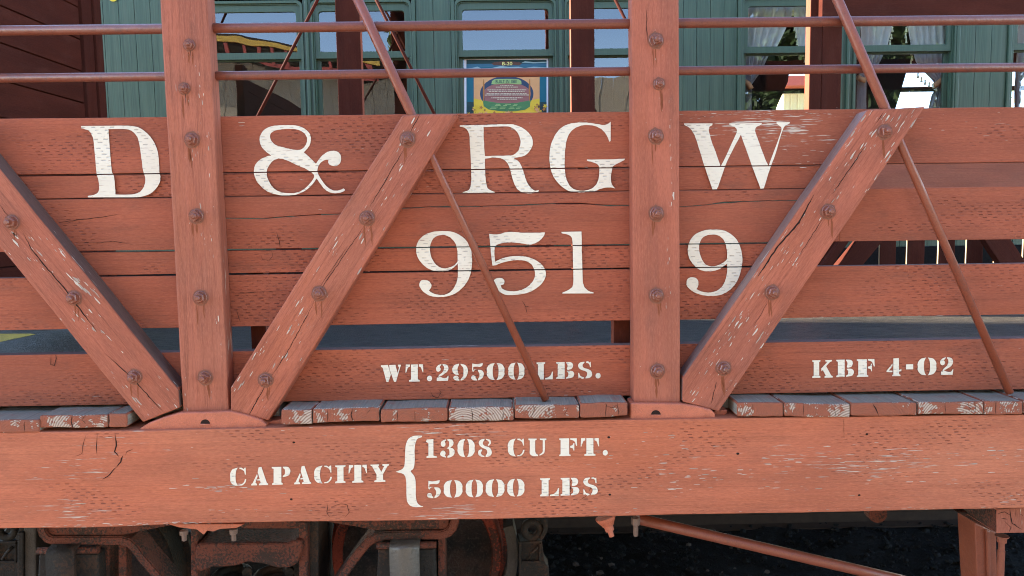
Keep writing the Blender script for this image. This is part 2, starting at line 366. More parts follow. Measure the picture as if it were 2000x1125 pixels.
for q in (((2181, 772), (2272, 771), (2229, -15), (2321, -17)), ((-555, 818), (-465, 817), (-645, 0), (-551, 0))):
    bl, br, tl, tr = [X2(*p_, PF) for p_ in q]
    member('post', [bl, br, up(br, tr, 1.32), up(bl, tl, 1.32)], PF, -.0008, 'post_smooth', (tl[0]-bl[0], tl[1]-bl[1]), bevel=.005)
BF = -.075
def brace(pts, mat, side):
    P = [X2(x, y, BF) for x, y in pts]
    return member('diagonal_brace', P, BF, -.0008, mat, (P[1][0]-P[0][0], P[1][1]-P[0][1]), bevel=.005, amp=.0016, side=side)
br1 = brace([(279, 825), (-207, 228), (-84, 228), (347, 760), (350, 797)], 'brace', 'side_dark')
br2 = brace([(450, 757), (786, 225), (894, 222), (524, 822), (450, 802)], 'brace', 'brace')
br3 = brace([(1334, 738), (1695, 214), (1808, 208), (1404, 804), (1333, 785)], 'brace_worn', 'side_grey')

brace([(1334+945, 726), (1695+945, 202), (1808+945, 196), (1404+945, 790), (1333+945, 771)], 'brace_worn', 'side_grey')
# bolts
def bolt_mesh(sq, big, long):
    b = MB(); r = .0205*big
    b.lathe([(0, r), (.0025, r), (.0038, r*.92)], (0, 0, 0), (0, -1, 0), 20)
    n = 4 if sq else 6; h = .015*big; q = .0172*big*(1.06 if sq else 1)
    b.lathe([(.0038, q), (.0038+h*.8, q), (.0038+h, q*.82)], (0, 0, 0), (0, -1, 0), n)
    b.lathe([(.0038+h, .0085*big), (.0038+h+long, .0085*big), (.0038+h+long+.003, .0055*big)], (0, 0, 0), (0, -1, 0), 12)
    return b.mesh('bolt', M['bolt'])
BM = [bolt_mesh(True, 1, .006), bolt_mesh(False, 1, .010), bolt_mesh(True, .95, .012), bolt_mesh(False, .8, .005)]
def halo(p, y, r, sd, parent, g):
    """worn rim of paint round a bolt: an irregular ring a fraction of a millimetre proud"""
    b = MB(); n = 26; a = []; c = []
    gx, gz = g
    for i in range(n):
        t = 2*math.pi*i/n; e = abs(math.cos(t-math.atan2(gz, gx)))**4
        ro = r*(1.02+.10*noise.noise(Vector((math.cos(t)*2.5, math.sin(t)*2.5, sd)))+.28*e*max(0, noise.noise(Vector((t*5, sd, 1)))))
        a.append(b.vert((p.x+math.cos(t)*r*.8, y, p.z+math.sin(t)*r*.8))); c.append(b.vert((p.x+math.cos(t)*ro, y, p.z+math.sin(t)*ro)))
    for i in range(n):
        j = (i+1) % n; b.face([a[i], a[j], c[j], c[i]], None, 0)
    return b
BOLTS_ = []
def bolts(parent, pts, yf, g):
    BOLTS_.append((parent, yf, pts))
    for (px, py, kind) in pts:
        p = W(px, py, yf); o = bpy.data.objects.new('bolt', BM[kind]); link(o, parent)
        o.location = (p.x, yf-.0004, p.z); o.rotation_euler = (0, random.uniform(0, 6.28), 0)
        halo(p, yf-.0006, .0245 if kind != 3 else .019, px*.13, parent, g).build('worn_paint', [M['halo']], parent)
bolts(post_l, [(370, 88, 3), (360, 173, 3), (375, 273, 1), (384, 422, 0), (392, 581, 1), (401, 737, 2)], PF, (0, 1))
bolts(post_r, [(1281, 79, 0), (1287, 164, 3), (1281, 266, 1), (1282, 417, 1), (1282, 577, 1), (1284, 724, 1)], PF, (0, 1))
bolts(br1, [(24, 434, 1), (145, 582, 1), (263, 736, 1)], BF, (-.63, .77))
bolts(br2, [(796, 272, 0), (717, 426, 0), (624, 573, 0), (519, 742, 2)], BF, (.53, .85))
bolts(br3, [(1727, 257, 2), (1617, 413, 1), (1508, 571, 1), (1413, 719, 1)], BF, (.56, .83))

def rust_runs(parent, yf, pts, sd=1):
    r = random.Random(sd); L = []
    for (px, py, kind) in pts:
        for _ in range(2):
            x = px+r.uniform(-8, 8); y = py+r.uniform(9, 14); n = r.uniform(14, 46); L.append((r.uniform(2.5, 6), (x, y), (x+n*.02, y+n*.5), (x+n*.05+r.uniform(-1, 1), y+n)))
    o = cracks(parent, yf+.0002, L, 'rust'); o.name = 'rust_run'
# slivers of bare wood where paint has come off, and splits along the grain
def inside(p, poly):
    r = False
    for i in range(len(poly)):
        a, c = poly[i-1], poly[i]
        if (a[1] > p[1]) != (c[1] > p[1]) and p[0] < (c[0]-a[0])*(p[1]-a[1])/(c[1]-a[1])+a[0]: r = not r
    return r
def chips(parent, yf, spots, g, name='bare_wood', thin=.16, poly=None, dens=.55):
    """spots: (px, py, spread along, spread across, count, size)"""
    poly = poly or POLY.get(parent.name); L = math.hypot(*g); g = (g[0]/L, g[1]/L); q = (-g[1], g[0]); b = MB()
    for (px, py, sa, sb, n, sz) in spots:
        c = X2(px, py, yf)
        for _ in range(max(1, int(n*dens))):
            a0, b0 = random.gauss(0, sa), random.gauss(0, sb); l = sz*random.choice((.3, .45, .6, .9, 1.3)); w = min(.0045, l*random.uniform(.5, 1.3)*thin)
            k = random.randint(6, 9); idx = []; uvs = []; bad = False
            for i in range(k):
                t = 2*math.pi*i/k; rr = random.uniform(.45, 1.2)
                aa, bb = a0+math.cos(t)*l*rr, b0+math.sin(t)*w*rr
                x, z = c[0]+g[0]*aa+q[0]*bb, c[1]+g[1]*aa+q[1]*bb
                if poly and not inside((x, z), poly): bad = True
                idx.append(b.vert((x, yf-.0005, z))); uvs.append((aa+a0, bb))
            if bad: del b.v[idx[0]:]; continue
            a = sum(b.v[idx[i]][0]*b.v[idx[(i+1) % k]][2]-b.v[idx[(i+1) % k]][0]*b.v[idx[i]][2] for i in range(k))
            if a < 0: idx.reverse(); uvs.reverse()
            b.face(idx, uvs, 0 if random.random() < .6 else 1)
    return b.build(name, [M['wood'], M['woodgrey']], parent, kind='stuff')
def cracks(parent, yf, lines, mat='crack'):
    b = MB()
    for (w, *pts) in lines:
        fine = []
        for (a, c) in zip(pts, pts[1:]):
            n = max(2, int(math.hypot(c[0]-a[0], c[1]-a[1])/7))
            dx, dy = c[0]-a[0], c[1]-a[1]; l = math.hypot(dx, dy)
            for i in range(n):
                t = i/n; j = random.uniform(-.7, .7) if (i or fine) else 0
                fine.append((a[0]+dx*t-dy/l*j, a[1]+dy*t+dx/l*j))
        fine.append(pts[-1]); n = len(fine); prev = None
        for i, p in enumerate(fine):
            t = i/(n-1); ww = w*.36*min(1, 4*t+.15, 4*(1-t)+.15)*random.uniform(.6, 1.2)
            a, c = fine[max(0, i-1)], fine[min(n-1, i+1)]; l = math.hypot(c[0]-a[0], c[1]-a[1]) or 1
            nx, ny = -(c[1]-a[1])/l*ww, (c[0]-a[0])/l*ww
            A, B = X2(p[0]+nx, p[1]+ny, yf), X2(p[0]-nx, p[1]-ny, yf)
            cur = (b.vert((A[0], yf-.0007, A[1])), b.vert((B[0], yf-.0007, B[1])))
            if prev: b.face([prev[0], cur[0], cur[1], prev[1]])
            prev = cur
    return b.build('wood_crack', [M[mat]], parent, kind='stuff')
GV = (-.05, 1)
for i_, (pa_, yf_, pt_) in enumerate(BOLTS_): rust_runs(pa_, yf_, pt_, i_)
chips(post_l, PF, [(372, 110, .012, .010, 9, .006), (395, 200, .05, .012, 16, .009), (410, 300, .05, .010, 18, .008), (378, 297, .012, .012, 12, .006), (408, 450, .06, .012, 22, .009), (390, 170, .008, .006, 5, .010),
     (424, 628, .012, .006, 8, .010), (386, 450, .02, .012, 12, .006), (432, 680, .05, .006, 10, .007), (402, 762, .012, .010, 9, .006), (365, 770, .03, .006, 8, .006), (360, 190, .012, .008, 7, .005)], GV)
chips(post_r, PF, [(1309, 200, .09, .004, 14, .006), (1310, 330, .10, .003, 18, .007), (1306, 470, .08, .004, 14, .007), (1302, 590, .06, .004, 10, .006), (1280, 55, .012, .014, 7, .004), (1295, 100, .02, .02, 6, .004),
     (1250, 735, .03, .008, 8, .004), (1312, 390, .01, .003, 3, .013), (1306, 540, .012, .002, 3, .011), (1270, 240, .05, .03, 10, .003)], (0, 1))
cracks(post_r, PF, [(1.6, (1264, 15), (1262, 50), (1265, 82))])
cracks(post_l, PF, [(1.4, (363, 176), (363, 205)), (1.3, (371, 88), (372, 110))])
G1 = (-.63, .77); G2 = (.53, .85); G3 = (.56, .83)
chips(br1, BF, [(85, 510, .05, .012, 16, .012), (150, 545, .05, .010, 22, .016), (105, 480, .05, .008, 12, .014), (60, 500, .06, .01, 14, .008), (35, 460, .03, .02, 14, .012), (185, 640, .05, .012, 20, .009), (165, 625, .05, .02, 16, .010),
     (245, 760, .05, .006, 18, .013), (330, 775, .03, .005, 10, .012), (130, 650, .08, .008, 14, .009), (20, 500, .04, .008, 10, .006), (200, 575, .07, .007, 10, .008), (310, 790, .02, .02, 10, .008)], G1)
cracks(br1, BF, [(3.2, (45, 455), (62, 486), (80, 510), (120, 556), (190, 648)), (2.2, (205, 690), (262, 742), (320, 806)), (1.4, (0, 400), (20, 428))])
chips(br2, BF, [(795, 240, .03, .02, 10, .012), (780, 300, .03, .010, 10, .010), (770, 350, .06, .02, 14, .007), (700, 450, .05, .018, 16, .009), (650, 480, .06, .008, 16, .010), (590, 600, .05, .012, 16, .012), (565, 650, .05, .014, 18, .012),
     (545, 700, .04, .03, 16, .010), (500, 700, .04, .006, 16, .010), (470, 745, .03, .01, 16, .011), (520, 790, .03, .02, 10, .008), (620, 560, .08, .02, 14, .006), (735, 470, .05, .006, 8, .012), (835, 240, .02, .012, 8, .011), (715, 395, .05, .02, 8, .007)], G2)
cracks(br2, BF, [(2.2, (820, 223), (802, 258)), (1.8, (790, 290), (722, 405)), (1.5, (712, 440), (620, 575)), (1.6, (615, 588), (560, 690), (530, 735)), (2.6, (517, 755), (485, 812)), (1.2, (680, 480), (625, 560))])
chips(br3, BF, [(1735, 240, .05, .012, 18, .016), (1765, 235, .035, .016, 20, .018), (1700, 270, .06, .010, 24, .014), (1650, 330, .10, .02, 34, .010), (1600, 400, .10, .03, 34, .008), (1720, 330, .05, .012, 16, .012), (1560, 480, .06, .03, 24, .009),
     (1500, 530, .06, .012, 16, .010), (1450, 620, .05, .012, 30, .012), (1410, 680, .05, .012, 34, .012), (1480, 660, .03, .016, 22, .012), (1375, 745, .04, .016, 34, .008), (1430, 760, .04, .02, 14, .007), (1640, 300, .09, .006, 22, .012), (1790, 222, .02, .01, 10, .013)], G3)
cracks(br3, BF, [(1.8, (1725, 220), (1712, 240)), (2.0, (1690, 285), (1625, 380)), (4.5, (1590, 380), (1560, 435), (1520, 480), (1480, 540)), (1.6, (1608, 425), (1560, 500)), (1.6, (1400, 745), (1388, 790)), (1.2, (1500, 590), (1470, 640))])
M['stain'] = plain('dark_stain', (.13, .085, .06), .9, .1, scale=80)

# end-on floor planks on top of the sill
def plank(x0, x1, yt, yb, dyl=0, yf=-.105, peel=1, splits=()):
    p = [X2(x0, yb+dyl, yf), X2(x1, yb, yf), X2(x1, yt, yf), X2(x0, yt+dyl*.6, yf)]
    pp = rpoly(p, .016, .0034, seed()); b = MB()
    cz = min(q[1] for q in p); cx = p[0][0]
    b.prism(pp, yf, 2.2, (1, 0), (-(p[0][0]+p[1][0])/2, -cz))
    # top and sides: grain along Y
    for i, f in enumerate(b.f):
        if i >= 2:
            b.m[i] = 1; b.uv[i] = [(b.v[q][1], b.v[q][0]+b.v[q][2]) for q in f]
    o = b.build('deck_plank', [M['end1' if peel else 'end0'], M['planktop']], car, bevel=.0055)
    if splits: cracks(o, yf, splits)
    return o
plank(-200, -54, 824, 849, 0, -.10); plank(-52, 76, 820, 845, 2, -.104, 1, [(1.6, (48, 822), (47, 846))])
plank(77, 210, 811, 835, 1, -.098, 1, [(2.6, (141, 811), (139, 822), (142, 836)), (1.2, (167, 812), (160, 820), (168, 828))])
plank(212, 247, 808, 835, 0, -.098, 0)
plank(549, 609, 800, 829, 0, -.105, 1)
plank(611, 741, 796, 823, 4, -.105, 1, [(1.6, (640, 799), (640, 826)), (2.4, (688, 797), (686, 810), (690, 823)), (1.2, (725, 796), (715, 810))])
plank(744, 874, 797, 822, 4, -.106, 0, [(1.4, (776, 800), (776, 826)), (1.2, (810, 800), (811, 825))])
plank(876, 1003, 796, 822, 0, -.106, 1, [(2.0, (921, 797), (922, 808), (923, 823)), (1.2, (985, 798), (980, 822)), (1, (950, 810), (953, 822))])
plank(1005, 1131, 791, 817, 0, -.107, 1, [(1.8, (1041, 790), (1043, 800), (1037, 817)), (1.4, (1073, 793), (1072, 817)), (1.4, (1110, 795), (1100, 812))])
plank(1133, 1226, 786, 812, 4, -.106, 0, [(2.2, (1183, 787), (1184, 796), (1182, 814)), (1.6, (1206, 787), (1208, 812)), (1.3, (1184, 793), (1195, 796), (1205, 791))])
plank(1440, 1530, 787, 814, 0, -.104, 0, [(1, (1470, 789), (1470, 802))])
plank(1532, 1660, 789, 816, -3, -.106, 1, [(1.4, (1569, 788), (1569, 812)), (1.2, (1630, 792), (1631, 816))])
plank(1662, 1791, 787, 812, 0, -.107, 0, [(2.8, (1704, 788), (1711, 800), (1716, 812))])
plank(1793, 1921, 784, 809, 1, -.107, 1, [(1.4, (1846, 784), (1846, 808)), (1.6, (1886, 784), (1899, 806)), (1.4, (1903, 784), (1906, 806))])
plank(1923, 1998, 783, 809, 1, -.107, 0, [(2.0, (1945, 784), (1944, 808)), (1.4, (1978, 784), (1988, 792))])
plank(2000, 2120, 782, 807, 1, -.107, 1)
for i in range(3): plank(-590+i*130, -464+i*130, 831-i*2.2, 856-i*2.2, 1, -.10, i % 2)
for i in range(9):
    if i not in (1, 2): plank(2122+i*130, 2248+i*130, 780.5-i*1.9, 805.5-i*1.9, 1, -.106, i % 2)
# floor between the planks' near ends and the middle of the car (deck cover), and under-deck planks hidden by posts
zf = WZ(1000, 794, -.105)
def diamond_deck():
    k = NT('dark_deck_coating'); p = k.pos(); q = k.n('SeparateXYZ', {0: p})
    wv = k.noise(k.xyz(k.m('MULTIPLY', q.outputs[0], 22.0), k.m('MULTIPLY', q.outputs[1], 60.0)), 1.0, 3.0)
    n2 = k.noise(p, 140.0, 2.0); n3 = k.noise(p, 2.5, 3.0)
    st2 = k.noise(k.xyz(k.m('MULTIPLY', q.outputs[0], 9.0), k.m('MULTIPLY', q.outputs[1], 45.0), 2.0), 1.0, 4.0, .7)
    col = k.mix(k.m('ADD', k.m('MULTIPLY', n3, .4), k.m('MULTIPLY', k.step(st2, .38, .62), .6)), (.028, .022, .016), (.110, .090, .064))
    return k.fin(col, .38, k.bump(k.m('ADD', wv, k.m('MULTIPLY', n2, .4)), .02), 0, .4)
M['deck'] = diamond_deck()
b = MB(); xl, xr = -3.0, 3.75
b.box(xl, xr, .052, 2.24, zf-.002, zf+.012); b.build('deck_cover', [M['deck']], car)
M['yellow'] = painted_metal('worn_yellow_paint', (.42, .27, .02), .7, .8, (.05, .05, .03))
p = [WG(-60, 672, zf+.0135), WG(-40, 676, zf+.0135), WG(70, 653, zf+.0135), WG(60, 651.5, zf+.0135), WG(-60, 652, zf+.0135)]
b = MB(); b.face([b.vert(q) for q in (p[1], p[2], p[3], p[4], p[0])]); b.build('yellow_floor_mark', [M['yellow']], car)

# pocket castings
CF_ = -.085
def casting(pts, hole, name='post_pocket'):
    b = MB(); b.prism([X2(x, y, CF_) for x, y in pts], CF_, -.012)
    o = b.build(name, [M['casting']], car, bevel=.006, seg=3)
    hx, hy = hole; h = MB(); poly = [(hx-9.5, hy+4.5)]+[(hx-9.5*math.cos(t*math.pi/10), hy+4.0-9*math.sin(t*math.pi/10)) for t in range(11)]+[(hx+9.5, hy+4.5)]
    idx = [h.vert((*X2(x, y, CF_)[:1], CF_-.0006, X2(x, y, CF_)[1])) for x, y in poly]
    h.face(idx[::-1]); h.build('drain_hole', [M['crack']], o)
    h = MB(); h.tube([W(hx-9.5, hy+5, CF_-.001), W(hx+9.5, hy+5, CF_-.001)], .0022, 8); h.build('hole_lip', [M['casting']], o)
    return o
casting([(268, 841), (280, 832), (293, 825), (320, 815), (352, 806), (400, 805), (450, 803), (484, 811), (510, 820), (521, 830), (518, 836), (420, 840)], (401, 824))
casting([(1231.5, 822.5), (1231.5, 787.5), (1330, 788.5), (1360, 793), (1390, 800.5), (1397, 808), (1398, 817)], (1281, 806))
casting([(2175, 808.5), (2175, 773.5), (2274, 773.5), (2304, 778), (2334, 785.5), (2341, 793), (2342, 802)], (2226, 791))
b = MB(); b.prism([X2(x, y, -.05) for x, y in ((500, 838), (515, 825), (552, 818), (552, 834))], -.05, .1); b.build('pocket_tail', [M['casting']], car, bevel=.004)
b = MB(); b.prism([X2(x, y, -.05) for x, y in ((1390, 818), (1396, 802), (1421, 800), (1420, 808))], -.05, .1); b.build('pocket_tail', [M['casting']], car, bevel=.004)

# side sill
SF = -.10
st = [(-600, 855), (-160, 848), (0, 845), (280, 841), (540, 835.5), (800, 829), (1000, 824), (1230, 820), (1400, 817.5), (1700, 813.5), (2000, 810), (2160, 808), (3300, 793)]
sb = [(3300, 969), (2160, 989), (2000, 992), (1500, 1002.5), (1300, 1005.5), (1000, 1013), (875, 1015.5), (520, 1020), (362, 1023), (200, 1030), (0, 1032.5), (-160, 1036), (-600, 1046)]
b = MB(); P = [X2(x, y, SF) for x, y in sb[::-1]+st[::-1]]
b.prism(rpoly(P, .035, .0016, seed()), SF, .08, (1, 0), (3.3, 7.7))
sill = b.build('side_sill', [M['sill']], car, bevel=.004); POLY[sill.name] = P
cracks(sill, SF, [(3.0, (225, 848), (227, 870), (224, 882), (232, 892)), (4.2, (240, 890), (236, 902), (228, 912)), (2.2, (228, 912), (220, 920), (212, 930), (200, 936)), (1.6, (190, 848), (188, 870), (190, 890)), (1.4, (168, 850), (162, 872), (160, 886), (145, 892)), (1.2, (245, 890), (248, 882), (262, 876)),
     (1.3, (640, 985), (638, 1000), (645, 1010)), (1.3, (648, 990), (665, 984), (678, 986), (682, 1000), (672, 1012)), (1.0, (655, 983), (655, 978)), (1.6, (1120, 930), (1112, 945), (1115, 958), (1108, 968)), (1.5, (1158, 945), (1150, 960)), (1.3, (1150, 965), (1130, 978)), (1.1, (1128, 932), (1118, 950)),
     (2.2, (1170, 967), (1185, 966)), (1.0, (1648, 815), (1648, 855))])
chips(sill, SF, [(450, 952, .09, .012, 40, .013), (420, 955, .05, .006, 20, .018), (1300, 890, .10, .03, 60, .012), (1350, 940, .13, .025, 90, .014), (1290, 850, .08, .012, 24, .010), (1540, 900, .08, .02, 40, .012), (1620, 945, .12, .03, 40, .010), (1750, 905, .15, .03, 60, .010), (1960, 890, .05, .015, 34, .014), (1900, 940, .12, .02, 40, .010), (1960, 975, .06, .01, 24, .012),
     (290, 1024, .10, .003, 60, .010), (340, 1021, .05, .002, 30, .016), (150, 1027, .06, .003, 24, .009), (480, 1000, .12, .01, 20, .008), (80, 985, .10, .02, 24, .006), (640, 836, .08, .003, 14, .010), (560, 850, .2, .02, 20, .006), (1640, 995, .2, .003, 30, .008), (1850, 993, .1, .002, 20, .009), (1200, 1000, .15, .004, 24, .009), (700, 960, .2, .03, 24, .006), (980, 985, .2, .015, 24, .007), (640, 900, .2, .03, 24, .005), (1100, 905, .15, .02, 24, .006)], (1, 0), 'bare_wood', .09)
b = MB()
for px, py, r in ((574, 864, 3), (569, 975, 3), (1189, 854, 3.2), (1441, 886, 3.5), (1693, 848, 3), (1678, 967, 3), (1191, 966, 3)):
    c = W(px, py, SF); idx = [b.vert((c.x+math.cos(-t*.785)*r*.0015, SF-.0006, c.z+math.sin(-t*.785)*r*.0011)) for t in range(8)]; b.face(idx[::-1])
b.build('nail_hole', [M['crack']], sill, kind='stuff')
B1o = None
cks = [(1.8, (115, 434), (150, 430), (185, 426), (232, 418)), (1.2, (150, 472), (190, 475), (220, 471), (260, 478)), (1.2, (540, 452), (546, 470), (547, 486)), (1.6, (1020, 588), (1027, 600), (1030, 613)), (1.2, (1024, 600), (1034, 598)), (1.0, (470, 538), (468, 545)), (1.2, (462, 605), (470, 630)), (1.0, (460, 574), (500, 571), (570, 567)), (1.0, (345, 432), (346, 462)),
     (1.6, (100, 692), (99, 712), (106, 714), (110, 700), (108, 692)), (1.4, (840, 762), (846, 774), (856, 776), (862, 766), (856, 760)), (1.2, (508, 492), (515, 488), (530, 490), (533, 500), (525, 510), (513, 506), (508, 496)), (1.2, (550, 495), (560, 497))]
cracks(car, -.0015, cks)
chips(car, -.0015, [(1500, 222, .10, .006, 40, .009), (1380, 225, .06, .006, 20, .008), (1600, 225, .06, .008, 30, .008), (1560, 290, .05, .02, 24, .009), (1545, 258, .004, .006, 5, .008), (1530, 275, .02, .02, 10, .004), (1570, 318, .08, .003, 20, .008), (472, 237, .008, .008, 8, .009), (700, 254, .003, .003, 2, .005), (708, 286, .003, .003, 2, .006), (622, 411, .002, .003, 2, .005),
     (1030, 242, .02, .003, 8, .006), (990, 253, .015, .002, 8, .006), (1140, 237, .02, .003, 8, .006), (1947, 221, .004, .003, 3, .006), (1922, 268, .003, .003, 2, .007), (1842, 398, .002, .004, 2, .009), (1755, 525, .003, .002, 2, .006), (1993, 678, .002, .003, 2, .008), (1400, 322, .2, .002, 20, .007), (1880, 240, .1, .02, 20, .005), (1100, 766, .12, .004, 16, .008), (832, 364, .01, .003, 6, .006), (1600, 620, .03, .001, 8, .010), (1790, 617, .03, .001, 6, .012), (1395, 489, .003, .003, 3, .006), (420, 700, .02, .01, 6, .006), (1187, 735, .006, .004, 5, .004)], (1, 0), 'bare_wood', .09)

# round rails and rods
RY = -.022
def rail(y0, y1, r):
    b = MB(); b.tube([W(-595, y0-(y1-y0)*.2975, RY), W(1000, (y0+y1)/2-.8, RY), W(3300, y1+(y1-y0)*.65, RY)], r, 20); b.build('hand_rail', [M['rail']], car)
rail(60.3, 38.8, .0150); rail(153.3, 131.8, .0137)
def rod(a, c, y0, y1, r0, r1):
    A, C = W(*a, y0), W(*c, y1); A = C+(A-C)*1.35
    b = MB(); b.tube([A, C+(A-C)*.55, C+(A-C)*.52, C], [r0, r0, r1, r1], 16); b.build('tie_rod', [M['rod']], car)
rod((699, 0), (1066, 781), -.052, -.058, .0150, .0122)
rod((1636, 0), (1972, 767), -.052, -.058, .0150, .0125)
rod((2625, -12), (2915, 755), -.052, -.058, .0150, .0125)

# -------------------------------------------------- white lettering
def spline(txt):
    """'x,y x,yc ...' -> list of points; c marks a corner"""
    pts = []
    for w in txt.split():
        c = w.endswith('c'); x, y = w.rstrip('c').split(','); pts.append((float(x), float(y), c))
    n = len(pts); out = []
    for i in range(n):
        p0, p1, p2, p3 = pts[i-1], pts[i], pts[(i+1) % n], pts[(i+2) % n]
        if p1[2] and p2[2]: out.append(p1[:2]); continue
        ch = (p2[0]-p1[0], p2[1]-p1[1])
        t1 = ch if p1[2] else ((p2[0]-p0[0])/2, (p2[1]-p0[1])/2)
        t2 = ch if p2[2] else ((p3[0]-p1[0])/2, (p3[1]-p1[1])/2)
        L = math.hypot(*ch)
        for q in (0, 1):
            t = t1 if q == 0 else t2; l = math.hypot(*t) or 1
            k_ = min(1.0, L*1.05/l)
            if q == 0: t1 = (t[0]*k_, t[1]*k_)
            else: t2 = (t[0]*k_, t[1]*k_)
        for j in range(5):
            t = j/5; a = 2*t**3-3*t*t+1; b_ = t**3-2*t*t+t; c_ = -2*t**3+3*t*t; d_ = t**3-t*t
            out.append((a*p1[0]+b_*t1[0]+c_*p2[0]+d_*t2[0], a*p1[1]+b_*t1[1]+c_*p2[1]+d_*t2[1]))
    return out
def flat_fill(loops, y, cuts=(), jitter=0.0):
    """fills closed loops of (x, z) with holes, on the plane y; cuts: ((x,z),(x,z), half width) strips removed"""
    cu = bpy.data.curves.new('outline', 'CURVE'); cu.dimensions = '2D'; cu.fill_mode = 'BOTH'
    for lp in loops:
        sp = cu.splines.new('POLY'); sp.points.add(len(lp)-1)
        for p, (x, z) in zip(sp.points, lp):
            j = jitter*noise.noise(Vector((x*160, z*160, 1))), jitter*noise.noise(Vector((x*160, z*160, 7)))
            p.co = (x+j[0], z+j[1], 0, 1)
        sp.use_cyclic_u = True
    o = bpy.data.objects.new('outline', cu); sc.collection.objects.link(o)
    dg = bpy.context.evaluated_depsgraph_get(); me = bpy.data.meshes.new_from_object(o.evaluated_get(dg))
    bm = bmesh.new(); bm.from_mesh(me)
    for v in bm.verts: v.co = Vector((v.co.x, y, v.co.y))
    bpy.data.objects.remove(o); bpy.data.curves.remove(cu); bpy.data.meshes.remove(me)
    for (a, c, hw) in cuts:
        d = Vector((c[0]-a[0], 0, c[1]-a[1])).normalized(); nn = Vector((-d.z, 0, d.x)); o0 = Vector((a[0], y, a[1]))
        for sgn in (1, -1):
            bmesh.ops.bisect_plane(bm, geom=bm.verts[:]+bm.edges[:]+bm.faces[:], plane_co=o0+nn*hw*sgn, plane_no=nn)
        kill = [f for f in bm.faces if abs((f.calc_center_median()-o0).dot(nn)) < hw*.98]
        bmesh.ops.delete(bm, geom=kill, context='FACES')
    bmesh.ops.delete(bm, geom=[v for v in bm.verts if not v.link_faces], context='VERTS')
    for f in bm.faces:
        f.normal_update()
        if f.normal.y > 0: f.normal_flip()
    return bm
def letter_obj(name, bm, mat, parent, label=None, off=(0, 0)):
    uvl = bm.loops.layers.uv.verify()
    for f in bm.faces:
        for l in f.loops: l[uvl].uv = (l.vert.co.x+off[0], l.vert.co.z+off[1])
    me = bpy.data.meshes.new(name); bm.to_mesh(me); bm.free(); me.materials.append(mat)
    o = bpy.data.objects.new(name, me); link(o, parent); return tag(o, label)
GAPS = [(X2(0, 343.2, 0), X2(2000, 317.5, 0), .0018), (X2(0, 390, 0), X2(2000, 362.8, 0), .0012), (X2(0, 493.8, 0), X2(2000, 468.2, 0), .0016), (X2(0, 541.7, 0), X2(2000, 513.2, 0), .0017)]
LY = -.0022
def big_letter(label, ox, oy, *loops):
    L = [[X2(ox+x/4, oy+y/4, 0) for x, y in spline(t)] for t in loops]
    letter_obj('painted_letter', flat_fill(L, LY, GAPS, .0009), M['white'], car, label, (random.uniform(0, 9), 0))
big_letter('big white letter D', 0, 220,
  "635,105c 850,103c 1000,103 1080,115 1150,160 1205,230 1235,310 1245,400 1248,470 1255,500 1250,545 1220,595 1170,637 1100,658 1050,661c 690,661c 690,651 740,641 768,622 777,595 772,530 757,470 735,230 725,185 700,145 660,128 637,124c",
  "850,130c 990,130 1040,150 1075,190 1090,240 1104,330 1120,450 1137,510 1135,550 1118,595 1085,625 1030,640 905,640c 900,560 893,500 877,460 865,330 855,200")
big_letter('big white ampersand', 420, 200,
  "560,178 640,182 700,205 740,245 750,290 740,335 715,370 695,390c 740,430 790,480c 810,450 840,415 880,388 930,378 970,395 985,430 978,475 945,498 905,492 885,472 888,447c 850,455 820,480 805,510 800,540c 815,575 850,630 890,670 940,690 985,682 1003,672c 1016,685 990,702 940,710 890,700 850,670 820,630 795,595c 770,630 720,680 650,715 570,728 490,722 410,695 350,645 315,590 305,540 315,490 350,450 400,425 440,415c 400,385 365,345 350,300 355,260 385,215 440,188 500,180",
  "560,208 640,212 690,235 715,265 720,300 705,340 680,365 640,373 590,365 530,350 480,335 445,305 432,270 440,240 480,218",
  "500,437c 450,460 415,510 405,550 415,600 450,660 500,695 560,708 640,705 700,675 750,625 775,585 772,565 745,540 700,515 640,490 580,460 530,442")
big_letter('big white letter R', 840, 200,
  "232,178c 430,176c 620,170 690,185 750,220 790,265 803,310 795,350 770,390 730,420 650,435c 690,460 715,500 735,560 755,620 785,665 820,690 850,685c 845,697 800,708 740,708 690,685 660,640 640,580 625,520 600,470 560,440 500,432 428,440c 430,540 437,620 450,670 480,690 505,700c 505,710c 255,712c 255,702c 300,685 318,650 322,600 320,500 310,300 305,250 285,210 250,193 232,190c",
  "418,195c 600,188 650,205 685,240 705,290 705,330 690,375 660,405 630,415 560,417 428,420c 420,300")
big_letter('big white letter G', 840, 200,
  "1410,150c 1410,302c 1400,308c 1385,270 1350,220 1300,190 1240,178 1180,182 1120,210 1080,260 1060,330 1052,430 1052,520 1062,590 1090,650 1130,680 1180,690 1240,683 1290,650 1315,600 1320,550 1318,500 1290,475 1225,457c 1225,447c 1400,445 1520,440c 1518,450c 1470,475 1430,500 1418,540 1412,590 1420,640 1445,672c 1400,665 1340,672 1280,695 1200,702 1120,700 1060,680 1000,630 955,560 935,480 933,400 945,330 980,250 1030,195 1090,168 1160,158 1240,160 1320,172 1360,178 1395,165c")
big_letter('big white letter W', 1240, 200,
  "383,165c 605,165c 603,178c 580,195 578,230 600,310 630,390 668,505c 700,440 795,235c 792,205 770,190 735,176c 735,166c 990,162c 985,175c 945,195 938,225 960,290 1000,400 1041,500c 1140,230 1140,195 1105,166c 1105,155c 1210,155c 1205,166c 1170,185 1150,225 1090,420 1050,530 1005,672c 980,674c 915,500 826,252c 715,470 655,640 640,678c 605,680c 550,520 470,270 440,215 410,190 385,178c")
